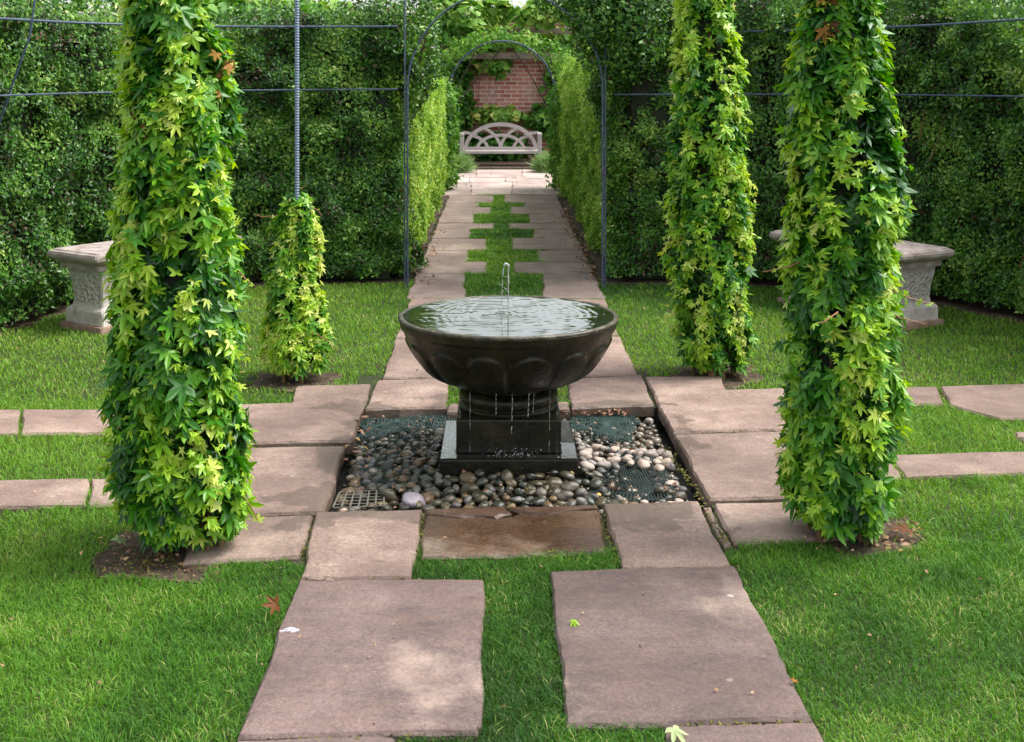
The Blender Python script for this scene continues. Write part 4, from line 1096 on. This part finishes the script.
net('plastic_netting', 'green plastic mesh at the back left of the pit beside the leaves', [(356, 440), (456, 432), (456, 411), (368, 411)], -.045, .011, .0038, M['net'], drape=.005, seed=4)
net('plastic_netting', 'thin green netting draped over the wet pebbles on the left', [(346, 496), (445, 492), (446, 424), (364, 430)], -.055, .016, .0014, M['net'], drape=.004, seed=5)

# ---------------------------------------------------------------- fallen leaves
def fallen(label, px, py, size, mat, seed, tint, z=.008, nrm=(.15, -.2, 1.)):
    x, y = gp(px, py); r = np.random.default_rng(seed)
    me = leaves_mesh('fallen_leaf', np.array([[x, y, z + size * .25]]), np.array([nrm]), np.array([[r.normal(), r.normal(), 0.2]]), np.array([size]), np.array([tint]), PALM)
    tag(link('fallen_leaf', me, mat), label, 'leaf')
fallen('withered orange leaf at the left edge of the big front flagstone', 276, 611, .036, M['ivy_dead'], 5, .40, .012, (.5, -.9, .35))
fallen('small curled olive leaf lying on the right front flagstone', 574, 626, .026, M['ivy'], 2, .75)
fallen('pale fallen leaf below the right front flagstone', 674, 737, .040, M['lavender'], 3, 1.0)
fallen('pink brown leaf on the soil under the front right ivy', 906, 534, .050, M['ivy_dead'], 4, .2)
fallen('pale green leaf on the soil under the front left ivy', 117, 545, .035, M['lavender'], 6, .8)
fallen('small orange leaf at the right edge of the front flagstone', 795, 686, .018, M['ivy_dead'], 7, .7)
def dropping(label, spots):
    bm = bmesh.new(); rs = random.Random(3)
    for px, py, r in spots:
        x, y = gp(px, py); n = 11
        top = [bm.verts.new((x + r * (1.2 * math.cos(a)) * k, y + r * math.sin(a) * k, .0052)) for a, k in ((2 * PI * i / n, rs.uniform(.6, 1.2)) for i in range(n))]
        bot = [bm.verts.new((x + (v.co.x - x) * 1.25, y + (v.co.y - y) * 1.25, .0022)) for v in top]
        bm.faces.new(top)
        for i in range(n): bm.faces.new((bot[i], bot[(i + 1) % n], top[(i + 1) % n], top[i]))
    tag(bm_obj('bird_dropping', bm, M['white_mark']), label, 'bird dropping')
dropping('white bird dropping on the left front flagstone', [(285, 631.8, .008), (290, 630.4, .012), (296, 631.2, .008), (293, 633, .006), (281, 632.5, .004)])
def litter(n, fn, size, seed):
    r = np.random.default_rng(seed); P = np.array([fn(r) for _ in range(n)])
    return (P, np.array([0, 0, 1.]) + r.normal(0, .35, (n, 3)), r.normal(0, 1, (n, 3)) * [1, 1, .2], size * r.uniform(.5, 1.3, n), r.random(n))
L1 = litter(330, lambda r: (.80 - abs(r.normal(0, .07)), r.uniform(9.6, 15), .006 + r.random() * .008), .036, 1)
L2 = litter(90, lambda r: (-.66 + abs(r.normal(0, .08)), r.uniform(9.5, 13), .006 + r.random() * .008), .034, 2)
L3 = litter(60, lambda r: (r.uniform(.25, .62), 6.02 + r.normal(0, .015), -.03 + r.random() * .012), .032, 3)
L4 = litter(40, lambda r: (r.uniform(-.68, -.60), r.uniform(5.2, 5.95), -.02 + r.random() * .012), .034, 4)
L5 = litter(160, lambda r: (lambda p: (p[0], p[1], -.01 + r.random() * .01))(gp(r.uniform(95, 225), r.uniform(528, 574))), .018, 5)
L6 = litter(90, lambda r: (lambda p: (p[0], p[1], -.01 + r.random() * .01))(gp(r.uniform(815, 920), r.uniform(520, 550))), .024, 6)
L7 = litter(120, lambda r: (r.uniform(-1.0, 1.1), r.uniform(16, 21), .008), .03, 7)
def inpit(r):
    while True:
        x, y = r.uniform(-.75, .85), r.uniform(4.5, 6.1); u, v = pit_uv(x, y)
        if .02 < u < .98 and .02 < v < .98 and not (abs(x - FX) < .3 and abs(y - FY) < .3): return (x, y, ZP(x, y) + .012 + r.random() * .012)
L8 = litter(170, inpit, .019, 11)
L9 = litter(130, lambda r: (r.uniform(-1.9, 1.9), r.uniform(3, 4.9), .009), .014, 12)
L10 = litter(160, lambda r: (r.uniform(-3, 3), r.uniform(4.8, 9), .009), .02, 13)
tag(link('leaf_litter', leaves_mesh('leaf_litter', *cat(L1, L2, L3, L4, L5, L6, L7, L8, L9, L10), OVAL), M['litter']), kind='stuff')

# moss in the joints
mo = []
for i, (a, b, n) in enumerate((((704, 506), (729, 543), 90), ((667, 446), (704, 500), 140), ((314, 516), (301, 557), 50), ((423, 512), (412, 560), 70), ((600, 508), (617, 562), 80), ((226, 448), (344, 445), 60), ((300, 578.5), (411, 577.8), 60), ((622, 568), (733, 566), 60), ((240, 738.5), (395, 735.5), 90), ((664, 725), (812, 720.5), 110), ((675, 433), (775, 430), 60), ((110, 566), (180, 560), 160))):
    def fn(r, a=a, b=b):
        u = r.random() + .12 * math.sin(r.random() * 9); q = gp(a[0] + (b[0] - a[0]) * u, a[1] + (b[1] - a[1]) * u)
        return (q[0] + r.normal(0, .008 if n < 150 else .05), q[1] + r.normal(0, .006 if n < 150 else .04), -.014 + r.random() * .012)
    mo.append(litter(n, fn, .014, 90 + i))
tag(link('moss', leaves_mesh('moss', *cat(*mo), OVAL), M['moss']), kind='stuff')

# ---------------------------------------------------------------- grass
def grass_pts(n, y0, y1, xm):
    y = RNG.uniform(y0, y1, n); x = RNG.uniform(-1, 1, n) * xm
    w = .55 * y + .6                      # what the photograph and a step aside can see
    k = np.abs(x) < w; return x[k], y[k]
hedge_zone = np.vstack([HL[::-1] + [0, 0], [(-.70, 9.75), (-.66, 9.9), (.78, 9.9), (.82, 9.75)], HR])
hedge_zone = np.vstack([hedge_zone, [(5.2, 4.5), (5.2, 1.5), (-5.2, 1.5), (-5.2, 4.5)]])
def allowed(x, y):
    ok = in_poly(x, y, hedge_zone) | ((y > 9.5) & (y < 17) & (x > -.3) & (x < .45)) | ((y > 21.4) & (y < 23.4) & (np.abs(x) < 1.6))
    for p in SLABS:
        lo, hi = p.min(0), p.max(0); k = ok & (x > lo[0]) & (x < hi[0]) & (y > lo[1]) & (y < hi[1])
        if k.any():
            idx = np.nonzero(k)[0]; c = p.mean(0)
            q = c + (p - c) * (1 - .014 / max(np.abs(p - c).max(), .1))   # blades lean over the edges a little
            ok[idx[in_poly(x[idx], y[idx], q)]] = False
    ok &= ~in_poly(x, y, np.array(PITH))
    Q = np.stack([x, y, x * 0], 1)
    jx_, jy_ = x + (vnoise(Q, 9, 5) - .5) * .12, y + (vnoise(Q, 9, 6) - .5) * .12
    for p in SOIL: ok &= ~(in_poly(jx_, jy_, p) & (RNG.random(len(x)) < .97))
    # gaps between the stones of the paving keep only a few blades
    for a, b, c_, d_ in ((325, 730, 496, 575), (300, 345, 430, 575), (640, 730, 375, 545), (378, 655, 370, 409)):
        X0, Y0 = gp(a, d_); X1, Y1 = gp(b, c_)
    return ok
JOINTS = [np.array([gp(*q) for q in pl]) for pl in ([(226, 439), (360, 436), (350, 452), (226, 456)], [(180, 510), (330, 505), (325, 520), (180, 524)], [(296, 511), (318, 509), (306, 560), (290, 560)], [(416, 506), (428, 506), (420, 552), (408, 552)], [(594, 500), (608, 500), (618, 545), (602, 545)], [(664, 425), (860, 420), (860, 440), (664, 440)], [(692, 495), (880, 488), (880, 506), (695, 508)], [(634, 372), (650, 372), (716, 500), (740, 545), (724, 550), (694, 500)], [(360, 372), (382, 372), (366, 412), (330, 505), (318, 512)], [(378, 374), (452, 373), (452, 383), (376, 384)], [(566, 371), (646, 367), (648, 380), (566, 382)], [(300, 574), (412, 574), (412, 582), (300, 584)], [(618, 563), (738, 560), (738, 570), (618, 573)], [(236, 733), (398, 730), (398, 742), (230, 745)], [(664, 720), (818, 715), (820, 726), (664, 730)], [(462, 405), (575, 403), (575, 415), (440, 415)], [(420, 505), (603, 500), (603, 516), (420, 521)])]
def joint(x, y):
    j = np.zeros(len(x), bool)
    for p in JOINTS: j |= in_poly(x, y, p)
    return j
def blades(x, y, h, w):
    n = len(x); Q = np.stack([x, y, x * 0], 1)
    az = RNG.random(n) * 2 * PI; lean = h * RNG.uniform(.25, 1.5, n); face = az + PI / 2 + RNG.normal(0, .5, n)
    sx, sy = np.cos(face) * w / 2, np.sin(face) * w / 2; dx, dy = np.cos(az) * lean, np.sin(az) * lean
    B = np.stack([x, y, np.full(n, zg)], 1)
    V = np.empty((n, 5, 3)); V[:, 0] = B; V[:, 1] = B
    V[:, 0, 0] -= sx; V[:, 0, 1] -= sy; V[:, 1, 0] += sx; V[:, 1, 1] += sy
    Mi = B + np.stack([dx * .32, dy * .32, h * .6], 1); V[:, 2] = Mi; V[:, 3] = Mi
    V[:, 2, 0] -= sx * .8; V[:, 2, 1] -= sy * .8; V[:, 3, 0] += sx * .8; V[:, 3, 1] += sy * .8
    V[:, 4] = B + np.stack([dx, dy, h * RNG.uniform(.75, 1, n)], 1)
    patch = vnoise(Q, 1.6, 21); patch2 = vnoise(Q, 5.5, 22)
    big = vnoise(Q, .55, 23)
    ti = .40 + .5 * (big - .5) + .34 * (patch - .5) + .30 * (patch2 - .5) + .22 * np.clip((y - 5) / 2, 0, 1) + RNG.normal(0, .13, n)  # brighter light on the middle lawn put into the tint beyond the fountain
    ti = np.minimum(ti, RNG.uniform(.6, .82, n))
    dry = (RNG.random(n) < .014 + .08 * np.clip(patch2 - .62, 0, 1) * 4); ti = np.where(dry, RNG.uniform(.88, 1, n), ti)
    return V.reshape(-1, 3), np.repeat(np.clip(ti, 0, 1), 5)
VV, TT = [], []
for n, y0, y1, xm, hm, wm in ((340000, 2.55, 4.3, 3.0, .025, .0023), (240000, 4.3, 6.2, 4.0, .025, .0030), (210000, 6.2, 9.9, 5.2, .025, .0046), (60000, 9.5, 17.2, .5, .036, .007)):
    x, y = grass_pts(n, y0, y1, xm)
    k = allowed(x, y); x, y = x[k], y[k]
    jn = joint(x, y); k = ~jn | (RNG.random(len(x)) < .05); x, y, jn = x[k], y[k], jn[k]
    Q = np.stack([x, y, x * 0], 1)
    hn = hm * (.55 + .5 * vnoise(Q, 3.2, 31) + .45 * vnoise(Q, 14, 32)) * RNG.uniform(.55, 1.2, len(x)); hn = np.where(jn, hn * .5, hn)
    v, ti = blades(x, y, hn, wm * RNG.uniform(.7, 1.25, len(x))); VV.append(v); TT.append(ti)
V = np.concatenate(VV); nb = len(V) // 5; b = np.arange(nb)[:, None] * 5
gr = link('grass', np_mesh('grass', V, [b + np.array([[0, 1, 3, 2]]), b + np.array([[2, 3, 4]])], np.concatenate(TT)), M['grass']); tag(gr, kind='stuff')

# ---------------------------------------------------------------- light and sky
sd = Vector((.62, .10, 1.0)).normalized()
el = math.asin(sd.z); az = math.atan2(sd.x, sd.y)
w = bpy.data.worlds.new('World'); scene.world = w; w.use_nodes = True
nt = w.node_tree; bg = nt.nodes['Background']
sky = nt.nodes.new('ShaderNodeTexSky'); sky.sky_type = 'NISHITA'; sky.sun_disc = False
sky.sun_elevation = el; sky.sun_rotation = az; sky.air_density = 1.0; sky.dust_density = 3.0; sky.ozone_density = 1.0
hs = nt.nodes.new('ShaderNodeHueSaturation'); hs.inputs['Saturation'].default_value = .25; hs.inputs['Value'].default_value = 1.0
nt.links.new(sky.outputs[0], hs.inputs['Color']); nt.links.new(hs.outputs[0], bg.inputs[0]); bg.inputs[1].default_value = .15
sl = bpy.data.lights.new('sun', 'SUN'); so = bpy.data.objects.new('sun', sl); COL.objects.link(so)
sl.energy = 1.7; sl.angle = math.radians(26); sl.color = (1, .95, .88)
so.rotation_euler = sd.to_track_quat('Z', 'Y').to_euler(); so.location = (6, 2, 12)
vs = scene.view_settings; vs.view_transform = 'Standard'; vs.look = 'None'; vs.exposure = 1.25; vs.gamma = 1; vs.use_curve_mapping = False
cy = scene.cycles
cy.use_denoising = True; cy.max_bounces = 7; cy.diffuse_bounces = 3; cy.glossy_bounces = 3; cy.transmission_bounces = 5; cy.transparent_max_bounces = 6
cy.caustics_reflective = False; cy.caustics_refractive = False; cy.use_adaptive_sampling = False
